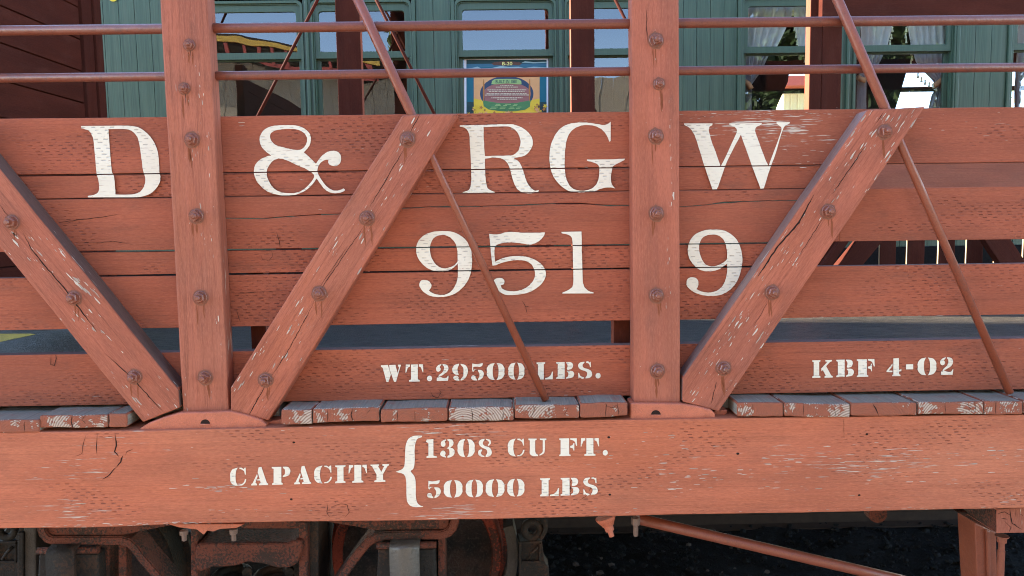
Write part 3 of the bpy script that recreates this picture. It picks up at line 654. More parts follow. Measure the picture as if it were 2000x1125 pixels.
big_letter('white figure nine behind the tie rod', 420, 440,
  "1790,45 1850,50 1910,75 1960,115 1995,175 2008,260 2002,350 1980,420 1940,480 1880,530 1810,555 1740,560 1680,550 1630,520 1600,480 1598,450 1615,430 1650,428 1680,445 1692,475 1680,500 1672,510c 1700,530 1750,542 1800,540 1850,510 1885,450 1897,390 1897,300c 1870,325 1830,350 1780,362 1720,358 1660,335 1610,290 1580,240 1572,190 1585,130 1630,80 1700,52",
  "1775,75 1820,85 1860,115 1885,160 1895,220 1895,285c 1870,310 1830,330 1780,335 1730,310 1695,260 1680,200 1685,145 1715,95")
big_letter('white figure five', 840, 440,
  "462,65c 500,72 545,68 590,55 650,52 720,58 800,58 897,55c 890,80 860,115 820,140 770,150 700,138 620,133 560,140 520,155 505,175 503,230 507,285c 560,260 620,245 690,240 760,248 820,270 870,305 900,350 902,400 880,445 840,485 780,520 710,538 640,545 580,540 540,515 510,480 492,445 500,425 530,412 565,415 580,435 575,460 552,468c 560,490 590,508 640,515 700,508 760,480 800,440 818,400 815,350 790,305 750,280 700,272 640,275 570,290 515,310 488,315c 478,240 470,150")
big_letter('white figure one', 840, 440,
  "1025,52c 1183,48c 1185,200 1190,350 1193,440 1205,480 1235,510 1277,525c 1277,531c 1033,533c 1035,525c 1080,505 1110,480 1118,440 1117,300 1112,130 1105,95 1080,75 1028,62c")
big_letter('white figure nine beside the right post', 1240, 440,
  "620,33 690,40 750,70 795,115 825,180 838,260 830,340 805,420 765,480 710,525 640,550 560,550 490,535 435,505 405,470 403,440 415,415 445,405 480,415 495,445 490,480 480,500c 530,520 580,525 640,510 685,470 710,410 720,350 719,300c 690,320 660,342 600,358 530,355 480,330 430,270 412,200 425,130 465,75 540,40",
  "610,72 660,85 695,120 715,180 718,260 690,290 640,315 590,320 545,300 512,240 500,180 510,125 545,85")
GL = {
 'W': "0,4c 35,2c 50,58c 38,100c 28,100c 9,18c 0,12c|42,3c 74,2c 75,14c 84,50c 91,18c 86,10c 86,2c 100,2c 100,10c 96,18c 76,100c 66,100c 44,30c",
 'T': "31,2c 69,2c 69,88c 80,92c 80,100c 20,100c 20,92c 31,88c|2,2c 25,2c 25,14c 14,20 4,48c 0,48c|75,2c 98,2c 100,48c 96,48c 86,20 75,14c",
 '.': "50,0 85,15 100,50 85,85 50,100 15,85 0,50 15,15",
 '2': "52,2c 85,8 96,28 85,48 60,62 30,75 18,82c 25,66 50,50 60,35 62,18 52,8c|44,2c 20,8 4,22 5,38 18,46 34,40 38,28 30,20 40,9c|8,99c 10,82 30,76 55,82 80,82 92,70c 98,70c 92,99c",
 '9': "44,2c 18,8 2,28 6,52 22,64 44,66c 36,50 34,30 44,8c|54,2c 85,12 100,40 92,72 75,92 54,100c 54,92c 68,75 72,50 70,25 54,8c|46,100c 20,96 8,84 12,74 28,70 40,78 40,88 46,92c",
 '5': "10,2c 45,6 92,0c 88,14 72,22 45,20 18,22c 16,46c 9,46c|54,38c 85,42 100,60 92,82 75,94 54,100c 54,92c 64,80 66,62 54,45c|46,38c 30,40 16,52c 12,46c 22,36c|46,100c 18,98 2,88 4,76 18,70 34,76 36,86 46,92c",
 '0': "45,1c 16,8 0,30 0,50 0,70 16,92 45,99c 36,80 33,50 36,20|55,1c 64,20 67,50 64,80 55,99c 84,92 100,70 100,50 100,30 84,8",
 'L': "0,2c 52,2c 52,9c 44,13c 44,100c 0,100c 0,92c 8,88c 8,13c 0,9c|52,100c 52,92c 72,88 88,72 94,56c 100,56c 98,100c",
 'B': "0,2c 48,2c 48,98c 0,98c 0,91c 9,87c 9,13c 0,9c|56,2c 82,4 94,16 94,28 86,42 66,48c 60,42 64,28 62,14 56,9c|60,53c 88,54 100,66 100,78 90,92 56,98c 56,91c 66,84 68,66 60,57c",
 'S': "57,2c 70,0 80,7 88,2c 90,34c 84,34c 76,14 57,9c|46,2c 18,6 4,20 8,36 24,48 60,60 64,78 54,92 54,99c 84,94 98,78 92,58 74,46 40,36 34,20 46,8c|6,98c 4,66c 10,66c 20,84 44,92c 44,98c 30,100 16,93",
 'K': "0,2c 40,2c 40,9c 34,12c 34,88c 40,92c 40,100c 0,100c 0,92c 7,88c 7,12c 0,9c|44,48c 74,12c 64,9c 64,2c 96,2c 96,9c 86,14c 68,36c 92,88c 100,92c 100,100c 60,100c 60,92c 66,88c 52,58c 44,64c",
 'F': "0,2c 56,2c 56,90c 64,93c 64,100c 0,100c 0,93c 8,90c 8,12c 0,9c|62,2c 98,2c 100,44c 95,44c 84,18 62,9c|62,44c 74,40 80,28c 85,28c 85,70c 80,70c 76,58 62,54c",
 '4': "46,2c 84,0c 84,66c 100,62c 100,73c 84,75c 84,90c 94,93c 94,100c 38,100c 38,93c 46,90c|40,30c 40,44c 16,68c 40,69c 40,78c 0,76c 0,70c",
 '-': "0,0c 100,0c 100,100c 0,100c",
 'C': "46,1c 14,10 0,32 0,52 2,76 18,94 46,100c 36,80 32,50 36,20|56,2c 70,2 80,9 88,2c 94,2c 96,40c 90,40c 84,22 70,12 56,8c|56,99c 78,96 94,80 98,64c 90,64c 84,80 72,90 56,93c",
 'A': "44,2c 60,0c 92,88c 100,92c 100,100c 46,100c 46,92c 56,88c 52,74c 36,74c 37,66c 50,66c 38,28c|34,38c 38,50c 25,86c 34,92c 34,100c 0,100c 0,92c 8,88c",
 'P': "0,2c 52,2c 52,88c 60,92c 60,100c 2,100c 2,92c 10,88c 10,12c 0,9c|60,2c 88,4 100,18 100,32 92,50 60,60c 60,52c 70,44 72,30 70,16 60,9c",
 'I': "0,2c 100,2c 100,10c 80,14c 80,88c 100,92c 100,100c 0,100c 0,92c 20,88c 20,14c 0,10c",
 'Y': "0,2c 46,2c 46,9c 40,11c 58,44c 74,12c 64,9c 64,2c 100,2c 100,9c 92,12c 68,56c 68,88c 80,92c 80,100c 20,100c 20,92c 32,88c 32,58c 8,12c 0,9c",
 '1': "8,2c 66,0c 66,88c 95,92c 100,100c 5,100c 5,92c 22,88c 22,22c 8,16c 0,14c",
 '3': "40,2c 18,8 4,20 6,34 20,42 34,36 36,24 32,14 40,8c|50,1c 80,4 92,18 88,34 70,46c 92,54 100,70 92,88 70,98 50,100c 50,92c 62,84 64,66 58,54 44,50c 58,42 62,28 60,14 50,7c|40,100c 14,94 0,84 4,70 18,62 34,68 36,80 32,88 40,94c",
 '8': "46,2c 18,6 4,20 10,36 26,48 60,60 64,78 54,92 54,99c 84,94 98,78 92,58 74,46 40,36 34,20 46,8c|57,2c 86,8 92,26 76,40c 70,36c 78,22 70,12 57,8c|22,56c 2,66 2,86 20,96 45,99c 45,93c 28,88 20,76 30,62c",
 'U': "0,2c 46,2c 46,9c 38,12c 38,70 42,84 54,92c 54,99c 24,98 8,84 8,60 8,12c 0,9c|64,2c 100,2c 100,9c 92,12c 92,60 86,84 62,97c 62,90c 78,78 80,60 80,12c 64,9c"}
def stencil(txt, spans, top, bot, y, slant=0.0):
    """top/bot: line heights (px at x=0 of the run, px at x=end); spans: pixel x range of every character"""
    xa, xb = spans[0][0], spans[-1][1]
    for ch, sp in zip([c for c in txt if c != ' '], spans):
        x0, x1 = sp[:2]; t = lambda x: (x-xa)/(xb-xa)
        loops = []
        for part in GL[ch].split('|'):
            lp = []
            for (gx, gy) in spline(part):
                x = x0+(x1-x0)*gx/100.0
                yt, yb = top[0]+(top[1]-top[0])*t(x), bot[0]+(bot[1]-bot[0])*t(x)
                if ch == '.': yt = yb-11
                if ch == '-': yt, yb = yt+.36*(yb-yt), yt+.64*(yb-yt)
                lp.append(X2(x, yt+(yb-yt)*gy/100.0, y))
            loops.append(lp)
        letter_obj('stencil_letter', flat_fill(loops, y-.0016, (), .0004), M['white'], car, None, (random.uniform(0, 9), random.uniform(0, 3)))
stencil("WT.29500LBS.", [(744, 783), (792, 827), (834, 844), (851, 877), (883, 914), (920, 945), (951, 985), (993, 1024), (1048, 1080), (1086, 1121), (1128, 1157), (1163, 1173)], (712, 705), (746, 739), 0)
stencil("KBF4-02", [(1586, 1626), (1633, 1667), (1673, 1708), (1731, 1760), (1769, 1783), (1792, 1828), (1835, 1862)], (703, 696.5), (738, 732), 0)
stencil("CAPACITY", [(450, 482), (491, 524), (531, 567), (575, 608), (614, 649), (655, 675), (681, 717), (724, 760)], (913, 905.5), (949, 940.5), SF)
stencil("1308", [(832, 854), (860, 888), (894, 927), (934, 961)], (857.5, 856), (894, 892.5), SF)
stencil("CUFT.", [(992, 1025), (1032, 1067), (1092, 1127), (1134, 1170), (1177, 1187)], (856, 854.5), (891.5, 889.5), SF)
stencil("50000LBS", [(834, 861), (867, 903), (910, 943), (949, 985), (991, 1024), (1055, 1092), (1095, 1131), (1138, 1168)], (938, 931), (973, 967), SF)
letter_obj('painted_brace', flat_fill([[X2(400+x/4, 845+y/4, SF) for x, y in spline("1700,22c 1695,35c 1665,45 1648,75 1640,130 1640,230 1630,280 1610,300 1640,345 1648,400 1650,500 1660,545 1685,568 1708,573c 1700,580c 1640,580 1600,565 1580,530 1575,450 1572,370 1555,325 1490,305c 1540,285 1560,255 1565,180 1570,100 1590,50 1630,25")]], SF-.0016, (), .0006), M['white'], car, 'big white curly bracket after CAPACITY')

# -------------------------------------------------- far side, inner stakes and roof of the car
def WXp(px, py, X):
    d = CR*((px-1000.0)/FPX) + CU*((562.5-py)/FPX) + CF
    return CAM + d*((X-CAM.x)/d.x)
FY = 2.27
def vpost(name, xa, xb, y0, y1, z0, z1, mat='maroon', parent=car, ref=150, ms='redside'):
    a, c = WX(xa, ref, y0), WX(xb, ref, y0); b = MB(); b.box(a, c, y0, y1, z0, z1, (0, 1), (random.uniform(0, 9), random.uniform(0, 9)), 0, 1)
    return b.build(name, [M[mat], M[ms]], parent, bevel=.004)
ZT = 3.62
for xa, xb in ((-185, -138), (659, 706), (1115.5, 1161.5), (1581, 1604), (1605, 1643), (2030, 2078), (2480, 2528)): vpost('post', xa, xb, FY, FY+.075, zf-.3, ZT)  # post sides brighter red than their fronts: sunlit strip put into the colour
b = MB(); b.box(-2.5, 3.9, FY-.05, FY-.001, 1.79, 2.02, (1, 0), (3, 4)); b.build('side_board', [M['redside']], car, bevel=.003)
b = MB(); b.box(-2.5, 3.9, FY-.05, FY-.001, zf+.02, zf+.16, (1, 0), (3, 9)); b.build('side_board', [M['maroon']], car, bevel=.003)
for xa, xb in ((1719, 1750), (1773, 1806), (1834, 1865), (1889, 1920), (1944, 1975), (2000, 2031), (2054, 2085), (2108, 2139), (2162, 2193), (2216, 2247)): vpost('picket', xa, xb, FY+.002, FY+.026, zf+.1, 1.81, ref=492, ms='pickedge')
def fslant(a, c, w, y0, y1):
    A, C = X2(*a, y0), X2(*c, y0); d = (C[0]-A[0], C[1]-A[1]); l = math.hypot(*d); n = (-d[1]/l*w/2, d[0]/l*w/2)
    b = MB(); b.prism([(A[0]+n[0], A[1]+n[1]), (A[0]-n[0], A[1]-n[1]), (C[0]-n[0], C[1]-n[1]), (C[0]+n[0], C[1]+n[1])], y0, y1, d, (1, 2))
    return b.build('diagonal_brace', [M['maroon']], car, bevel=.004)
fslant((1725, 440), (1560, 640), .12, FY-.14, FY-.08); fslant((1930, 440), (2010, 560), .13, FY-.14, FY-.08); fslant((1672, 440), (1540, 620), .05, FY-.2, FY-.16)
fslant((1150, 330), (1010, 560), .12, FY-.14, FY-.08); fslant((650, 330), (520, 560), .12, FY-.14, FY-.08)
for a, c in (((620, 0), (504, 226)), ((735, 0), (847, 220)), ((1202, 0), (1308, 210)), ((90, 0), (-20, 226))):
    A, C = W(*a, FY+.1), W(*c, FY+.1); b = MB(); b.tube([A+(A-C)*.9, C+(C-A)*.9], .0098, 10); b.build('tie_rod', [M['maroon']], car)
for px0, px1 in ((490, 519), (1199, 1231)):
    vpost('stake', px0, px1, .06, .13, zf, 1.5, ref=655)
# boarded upper panel and eaves above the right bays
xr0 = WX(1606, 15, FY-.06)
for i, (z0, z1) in enumerate(((WZ(1800, 31, FY-.06), 3.08),)):
    b = MB(); b.box(xr0, 4.2, FY-.06, FY-.004, z0, z1, (1, 0), (i*3, 5)); b.build('valance_board', [M['maroon']], car, bevel=.003)

# filler planks behind the pockets
for x0, x1 in ((249, 400), (402, 547), (1228, 1330), (1332, 1438)):
    b = MB(); b.box(WX(x0, 800, 0), WX(x1, 800, 0), -.006, 2.2, zf-.042, zf-.004, (1, 0)); b.build('deck_plank', [M['planktop']], car)
for x in (-2.4, -1.4, .2, 1.8, 3.0):
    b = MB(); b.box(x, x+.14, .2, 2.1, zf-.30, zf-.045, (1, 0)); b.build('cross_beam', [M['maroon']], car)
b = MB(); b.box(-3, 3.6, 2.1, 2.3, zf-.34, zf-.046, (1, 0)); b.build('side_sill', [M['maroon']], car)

# -------------------------------------------------- things hanging under the sill
SZ = WZ(1200, 1008, SF)
M['dirty'] = painted_metal('dirty_red_iron', (.14, .043, .026), .65, .9, (.034, .025, .020), .2, 1.6, .006, .50)
M['greasy'] = plain('greasy_black_iron', (.012, .011, .010), .85, .1, var=.5, scale=45, bumpd=.004)
M['iron'] = painted_metal('dark_iron', (.026, .023, .020), .65, .8, (.065, .036, .024), .18, 1.4, .004, .53)
M['steel'] = painted_metal('worn_steel_lid', (.085, .075, .062), .36, .7, (.045, .036, .028), .7, 1.3, .002, .52)
def nutbolt(px, py0, py1, y, sil, tilt=0, parent=car):
    p, q = W(px, py0, y), W(px, py1, y); b = MB(); ax = Vector((tilt, 0, -1))
    h = (p-q).length
    b.lathe([(0, .014), (h*.36, .014), (h*.42, .011), (h*.42, .0082), (h*.97, .0082), (h, .006)], p, ax, 6 if sil else 14, 0)
    return b.build('bolt', [M['boltlight']], parent)
M['boltlight'] = painted_metal('bare_bolt_steel', (.17, .10, .07), .45, .4, (.10, .07, .06), .6, 4.0)
nutbolt(359, 1036, 1056, -.03, True); nutbolt(456, 1033, 1056, -.03, True); nutbolt(1241.5, 1011, 1047, -.03, True)
b = MB(); b.lathe([(0, .034), (.010, .032), (.026, .021), (.030, .020), (.030, .0155), (.048, .0145), (.050, .009), (.068, .0085)], W(1182, 1009, -.02), (.32, -.1, -1), 16); b.build('rod_washer_casting', [M['casting']], car)
b = MB(); b.box(WX(1140, 1010, -.06), WX(1262, 1010, -.06), -.06, .06, SZ-.012, SZ-.001); b.build('sill_plate', [M['casting']], car, bevel=.002)
sp = [(330, 1024), (350, 1030), (385, 1034), (392, 1026+14), (398, 1044), (404, 1036), (416, 1038), (430, 1033), (462, 1031), (476, 1024)]
b = MB(); b.prism([X2(x, y, -.045) for x, y in sp], -.045, .03, (1, 0)); b.build('splintered_sill_edge', [M['splint']] if 'splint' in M else [M['casting']], car)
A, C = W(1245, 1013, .02), W(1700, 1119, .10); b = MB(); b.tube([A, C+(C-A)*1.0], .0182, 16); b.build('truss_rod', [M['rod']], car)
# needle beam, queen post and its rod
NB = -.06
b = MB(); nb = [X2(x, y, NB) for x, y in ((1947, 995), (2030, 989), (2030, 1036), (2000, 1041), (1947, 1042))]
b.prism(rpoly(nb, .012, .0012, 77), NB, 2.2, (0, 1), (0, 0), 0, 1); o = b.build('needle_beam', [M['brace_worn'], M['dirty']], car, bevel=.003)
cracks(o, NB, [(1.6, (1947, 1004), (1962, 1000), (1975, 1006)), (3.0, (1972, 994), (1974, 1008), (1977, 1022), (1986, 1026)), (1.6, (1955, 1012), (1968, 1014)), (1.6, (1977, 1022), (1996, 1034)), (1.4, (1960, 1016), (1974, 1030), (1970, 1040)), (1.2, (1990, 1003), (2000, 1008)), (1.4, (1985, 996), (1984, 1010))])
b = MB(); b.prism([X2(x, y, .10) for x, y in ((1868, 1000), (1950, 996), (1950, 1045), (1937, 1042), (1915, 1030), (1893, 1014))], .10, .32, (1, 0)); b.build('beam_haunch', [M['dirty']], car, bevel=.008)
b = MB(); b.prism([X2(x, y, .06) for x, y in ((1903, 1020), (1946, 1040), (1952, 1300), (1917, 1300))], .06, .16, (0, 1)); b.prism([X2(x, y, .05) for x, y in ((1926, 1034), (1935, 1038), (1942, 1300), (1934, 1300))], .05, .059, (0, 1))
b.build('queen_post', [M['rod']], car, bevel=.008)
p = W(1957, 1046, -.01); b = MB(); b.lathe([(0, .021), (.004, .021), (.006, .013), (.006, .0145), (.022, .0145), (.022, .0095), (.05, .0095), (.05, .0112), (.4, .0112)], p, (0, 0, -1), 18); b.build('queen_post_rod', [M['rod']], car)
p = W(1710, 1000, .3); b = MB(); b.lathe([(-.02, .034), (.02, .034)], p, (0, 1, 0), 16); b.build('rod_bracket', [M['dirty']], car)

# -------------------------------------------------- the truck at the left
truck = empty('truck', (W(485, 1085, .3).x, .5, 0.05), parent=car)
TY = .10
def bent_bar(pts, hw, y0, y1, mat='dirty', name='arch_bar'):
    n = len(pts); L, R = [], []
    for i, p in enumerate(pts):
        a, c = pts[max(0, i-1)], pts[min(n-1, i+1)]; l = math.hypot(c[0]-a[0], c[1]-a[1]); nx, ny = -(c[1]-a[1])/l*hw, (c[0]-a[0])/l*hw
        L.append((p[0]+nx, p[1]+ny)); R.append((p[0]-nx, p[1]-ny))
    b = MB()
    for i in range(n-1):
        b.prism([X2(*q, y0) for q in (L[i], L[i+1], R[i+1], R[i])], y0, y1, (1, 0))
    bm = bmesh.new(); me = b.mesh(name, [M[mat]]); bm.from_mesh(me); bmesh.ops.remove_doubles(bm, verts=bm.verts, dist=.0004)
    kill = [f for f in bm.faces if sum(1 for g in bm.faces if g is not f and set(g.verts) == set(f.verts))]
    bmesh.ops.delete(bm, geom=kill, context='FACES'); bmesh.ops.recalc_face_normals(bm, faces=bm.faces)
    bmesh.ops.bevel(bm, geom=[e for e in bm.edges if len(e.link_faces) == 2 and e.calc_face_angle(0) > R_(50)], offset=.004, segments=2, affect='EDGES')
    bm.to_mesh(me); bm.free(); o = bpy.data.objects.new(name, me); return link(o, truck)
bent_bar([(78, 1020), (79, 1032), (83, 1044), (91, 1053), (103, 1057), (150, 1057), (200, 1057), (236, 1057), (250, 1061), (262, 1072), (275, 1090), (320, 1142), (360, 1190)], 8.5, TY, TY+.10)
bent_bar([(897-8, 1005), (888, 1020), (884, 1032), (876, 1041), (862, 1046), (830, 1046), (790, 1046), (752, 1047), (733, 1051), (716, 1062), (700, 1082), (668, 1126), (630, 1180)], 8.5, TY, TY+.10)
b = MB(); b.prism([X2(x, y, TY+.012) for x, y in ((92, 1020), (340, 1020), (335, 1026), (235, 1046), (97, 1046), (93, 1040))], TY+.012, TY+.09, (1, 0)); b.build('upper_strap', [M['dirty']], truck, bevel=.004)
b = MB(); b.prism([X2(x, y, TY+.012) for x, y in ((640, 1005), (877, 1005), (877, 1026), (870, 1034), (735, 1036), (690, 1028), (640, 1020))], TY+.012, TY+.09, (1, 0)); b.build('upper_strap', [M['dirty']], truck, bevel=.004)
def tbox(name, x0, x1, y0, y1, Y0, Y1, mat, bev=.006):
    b = MB(); b.prism([X2(x0, y1, Y0), X2(x1, y1, Y0), X2(x1, y0, Y0), X2(x0, y0, Y0)], Y0, Y1, (1, 0)); return b.build(name, [M[mat]], truck, bevel=bev)
tbox('frame_column', 372, 386, 1020, 1180, TY+.02, TY+.14, 'dirty'); tbox('frame_column', 583, 601, 1020, 1180, TY+.02, TY+.14, 'dirty'); tbox('frame_column', 600, 622, 1010, 1180, TY+.05, TY+.2, 'iron')
tbox('spring_cap', 470, 590, 1015, 1033, TY+.03, TY+.2, 'dirty')
bol = [(381, 1066), (392, 1062), (560, 1061), (578, 1055), (590, 1056), (592, 1072), (582, 1100), (566, 1110), (540, 1110), (510, 1102), (482, 1098), (468, 1104), (440, 1108), (415, 1108), (392, 1118), (380, 1112)]
b = MB(); b.prism(rpoly([X2(x, y, TY) for x, y in bol], .012, .003, 5), TY, TY+.24, (1, 0)); b.build('bolster', [M['dirtypatch']] if 'dirtypatch' in M else [M['dirty']], truck, bevel=.012, seg=3)
for cx in (452, 534):
    c = W(cx, 1130, TY+.11); b = MB(); b.tube([c+Vector((.056*math.cos(t*.45), .056*math.sin(t*.45), .02-t*.0019)) for t in range(80)], .017, 12); b.build('coil_spring', [M['iron']], truck)
def journal(cx, cy, w, lid, box_, hoodm):
    # box body, hinge pin in two halves and the curved lid
    x0, x1 = cx-w, cx+w; pr = .0115
    b = MB(); b.prism([X2(x, y, TY+.0) for x, y in ((x0+2, cy+14), (x1-2, cy+14), (x1+2, cy+130), (x0-4, cy+130))], TY, TY+.2, (1, 0)); jb = b.build('journal_box', [M[box_]], truck, bevel=.012, seg=3)
    b = MB(); b.tube([W(x0, cy+8, TY-.01), W(x1, cy+6, TY-.01)], pr, 14); b.build('hinge_pin', [M['dirty']], jb)
    lx0, lx1 = cx-w+lid[0], cx-w+lid[1]; a, c = WX(lx0, cy, TY-.02), WX(lx1, cy, TY-.02); zc = WZ(cx, cy+8, TY-.01); yc = TY-.01; r = .034
    b = MB(); n = 9; prof = [(yc+math.cos(R_(90+90*i/n))*-r*-1, zc+math.sin(R_(90+90*i/n))*r*.6) for i in range(n+1)]
    prof = [(yc+.06, zc+r*.62)]+[(yc-r*math.sin(R_(90*i/n)), zc+r*.62*math.cos(R_(90*i/n))) for i in range(n+1)]+[(yc-r-.004, zc-.03), (yc-r-.008, zc-.25)]
    top = [(b.vert((a, y, z)), b.vert((c, y, z))) for y, z in prof]; th = .014
    bot = [(b.vert((a, y+th, z-th*.3)), b.vert((c, y+th, z-th*.3))) for y, z in prof]
    for i in range(len(prof)-1):
        b.face([top[i][0], top[i+1][0], top[i+1][1], top[i][1]], None, 0, True)
        b.face([top[i][0], bot[i][0], bot[i+1][0], top[i+1][0]]); b.face([top[i][1], top[i+1][1], bot[i+1][1], bot[i][1]])
    b.build('lid', [M[hoodm]], jb)
journal(133, 1068, 60, (23, 78), 'iron', 'iron'); journal(794, 1058, 58, (26, 84), 'iron', 'steel')
tbox('pedestal', 186, 214, 1062, 1200, TY+.05, TY+.16, 'dirty'); tbox('pedestal', 231, 247, 1062, 1200, TY+.03, TY+.07, 'dirty', .004); tbox('pedestal', 855, 869, 1050, 1200, TY+.03, TY+.12, 'dirty')
def wheel(px, py, rpx, Y, rimmat):
    c = W(px, py, Y); sc_ = (Y-CAM.y)/FPX; r = rpx*sc_
    w = empty('wheel', c, parent=truck) if False else None
    b = MB(); b.lathe([(0, r*.885), (.008, r*.885), (.008, r*.885), (.02, r*.80), (.03, r*.55), (.01, r*.3), (-.03, r*.26), (-.03, .01)][::-1], c, (0, 1, 0), 64)
    disc = b.build('wheel', [M['greasytex']], truck)
    b = MB(); n = 64
    b.lathe([(-.004, r*.885), (-.010, r*.90), (-.010, r*.985), (-.004, r), (.09, r*1.01), (.095, r*1.07), (.12, r*1.07), (.12, r*.86), (.012, r*.86), (-.004, r*.885)], c, (0, 1, 0), 64, 0, False)
    b.build('wheel_rim', [M[rimmat]], disc); return disc
k = NT('greasy_wheel_face'); p = k.pos(); n1 = k.noise(p, 130.0, 5.0, .75); n2 = k.noise(p, 14.0, 4.0)
n3 = k.noise(p, 260.0, 3.0, .7); _gc = k.mix(k.step(n2, .35, .7), (.012, .009, .008), (.075, .035, .022)); _gc = k.mix(k.m('MULTIPLY', k.step(n1, .50, .64), .75), _gc, (.13, .095, .075)); _gc = k.mix(k.m('MULTIPLY', k.step(n3, .52, .62), .6), _gc, (.006, .005, .004))
M['greasytex'] = k.fin(_gc, k.m('ADD', .35, k.m('MULTIPLY', n1, .3)), k.bump(n1, .03), 0, .6)
M['rim'] = painted_metal('red_wheel_rim_paint', (.24, .045, .025), .8, .85, (.04, .028, .022), .2, 1.5, .006, .51)
wheel(815, 1086, 171, .45, 'rim'); wheel(166, 1128, 183, .45, 'iron')
def ringsector(name, px, py, r0, r1, a0, a1, Y0, Y1, mat):
    n = 14; poly = [(px+r1*math.cos(R_(a0+(a1-a0)*i/n)), py+r1*math.sin(R_(a0+(a1-a0)*i/n))) for i in range(n+1)]+[(px+r0*math.cos(R_(a1+(a0-a1)*i/n)), py+r0*math.sin(R_(a1+(a0-a1)*i/n))) for i in range(n+1)]
    b = MB(); b.prism([X2(x, y, Y0) for x, y in poly], Y0, Y1, (1, 0)); return b.build(name, [M[mat]], truck, bevel=.004)
ringsector('brake_shoe', 815, 1086, 176, 196, -18, 30, .40, .50, 'shoe') if 'shoe' in M else None
M['shoe'] = painted_metal('dusty_brake_iron', (.085, .075, .065), .8, .3, (.04, .036, .032), .2, 2.0, .003)
ringsector('brake_shoe', 815, 1086, 176, 197, -18, 35, .40, .50, 'shoe')
tbox('brake_shoe', 45, 70, 1015, 1200, .34, .44, 'shoe'); tbox('brake_shoe', 33, 46, 1040, 1200, .33, .40, 'iron')
# brake hanger heads: ring, frame and lever
def hanger(cx, s):
    b = MB(); c = W(cx+2, 1034, .36)
    b.tube([c+Vector((math.cos(t*2*math.pi/24)*.030, 0, math.sin(t*2*math.pi/24)*.030)) for t in range(25)], .0145, 10, cap=False)
    h = b.build('brake_hanger', [M['iron']], truck)
    def sub(name, pts, y0, y1):
        bb = MB(); bb.prism([X2(x, y, y0) for x, y in pts], y0, y1, (0, 1)); bb.build(name, [M['iron']], h, bevel=.004)
    X = lambda v: cx+s*(v-1037)
    sub('hanger_head', [(X(1013), 1058), (X(1058), 1056), (X(1064), 1098), (X(1072), 1110), (X(1074), 1200), (X(1013), 1200)], .36, .44)
    for q in ([(X(1013), 1058), (X(1019), 1058), (X(1019), 1100), (X(1013), 1100)], [(X(1019), 1058), (X(1056), 1057), (X(1056), 1062), (X(1019), 1062)], [(X(1019), 1096), (X(1056), 1096), (X(1056), 1101), (X(1019), 1101)], [(X(1052), 1062), (X(1057), 1062), (X(1057), 1096), (X(1052), 1096)]): sub('flange', q, .345, .358)
    sub('hanger_link', [(X(1061), 1000), (X(1068), 1000), (X(1070), 1036), (X(1062), 1052), (X(1056), 1056), (X(1054), 1050), (X(1061), 1036)], .34, .37)
    bb = MB(); bb.tube([W(X(1030), 1092, .345), W(X(1038), 1080, .33), W(X(1050), 1068, .34)], .006, 8); bb.build('cotter', [M['iron']], h)
hanger(1037, 1); hanger(12, 1)
tbox('axle_beam', 330, 650, 1040, 1160, 1.0, 1.1, 'iron'); tbox('brake_beam', 560, 640, 1015, 1200, .5, .6, 'iron')

# ================================================================== SETTING: ground, track, ballast
def ground_mat():
    k = NT('gravel_ground'); p = k.pos(); n1 = k.noise(p, 60.0, 5.0, .7); n2 = k.noise(p, 1.2, 4.0)
    col = k.mix(n1, (.22, .17, .13), (.46, .38, .30)); col = k.mix(k.m('MULTIPLY', n2, .35), col, (.26, .21, .16))
    return k.fin(col, .95, k.bump(n1, .01), 0, .2)
M['ground'] = ground_mat()
b = MB(); S = 120; b.face([b.vert(q) for q in ((-S, -S, -.09), (S, -S, -.09), (S, S, -.09), (-S, S, -.09))])
b.build('ground', [M['ground']], None, kind='structure')
M['cinder'] = plain('dark_cinder_ballast', (.010, .0095, .009), .9, .25, var=.5, scale=40, bumpd=.02)
b = MB(); nx, ny = 90, 40; xs = [-6+12*i/nx for i in range(nx+1)]; ys = [.0+3.2*j/ny for j in range(ny+1)]
gid = [[b.vert((x, y, -.075+.035*min(1, min(y, 3.2-y)*2)*(.6+.9*noise.noise(Vector((x*3, y*3, 0)))))) for y in ys] for x in xs]
for i in range(nx):
    for j in range(ny): b.face([gid[i][j], gid[i+1][j], gid[i+1][j+1], gid[i][j+1]], None, 0, True)
b.build('track_bed', [M['cinder']], None, kind='structure')
stn = []
for q in range(4):
    bm = bmesh.new(); bmesh.ops.create_icosphere(bm, subdivisions=1, radius=1)
    for v in bm.verts: v.co *= random.uniform(.7, 1.15)
    stn.append(([v.co.copy() for v in bm.verts], [[v.index for v in f.verts] for f in bm.faces])); bm.free()
rd = random.Random(3); b = MB()
for _ in range(6800):
    x, y = rd.uniform(-1.4, 4.4), rd.uniform(.1, 2.6); s = rd.choice((.007, .009, .011, .014, .019))*rd.uniform(.8, 1.2)
    V, Fc = rd.choice(stn); a = rd.uniform(0, 6.28); ca, sa = math.cos(a), math.sin(a); o = len(b.v); z = -.045+s*.1+rd.uniform(-.008, .01)
    m = 1 if rd.random() < .03 else 0
    for v in V: b.v.append((x+(v.x*ca-v.y*sa)*s, y+(v.x*sa+v.y*ca)*s*.8, z+v.z*s*.7))
    for f in Fc: b.face([o+i for i in f], None, m)
M['stone'] = plain('dark_ballast_stone', (.013, .0125, .012), .8, .2, var=.6, scale=60)
M['stonel'] = plain('pale_ballast_stone', (.09, .072, .06), .8, .3, var=.4, scale=60)
b.build('ballast', [M['stone'], M['stonel']], None, kind='stuff')
M['railside'] = plain('rusty_rail_side', (.055, .036, .026), .8, .3, var=.4, scale=30)
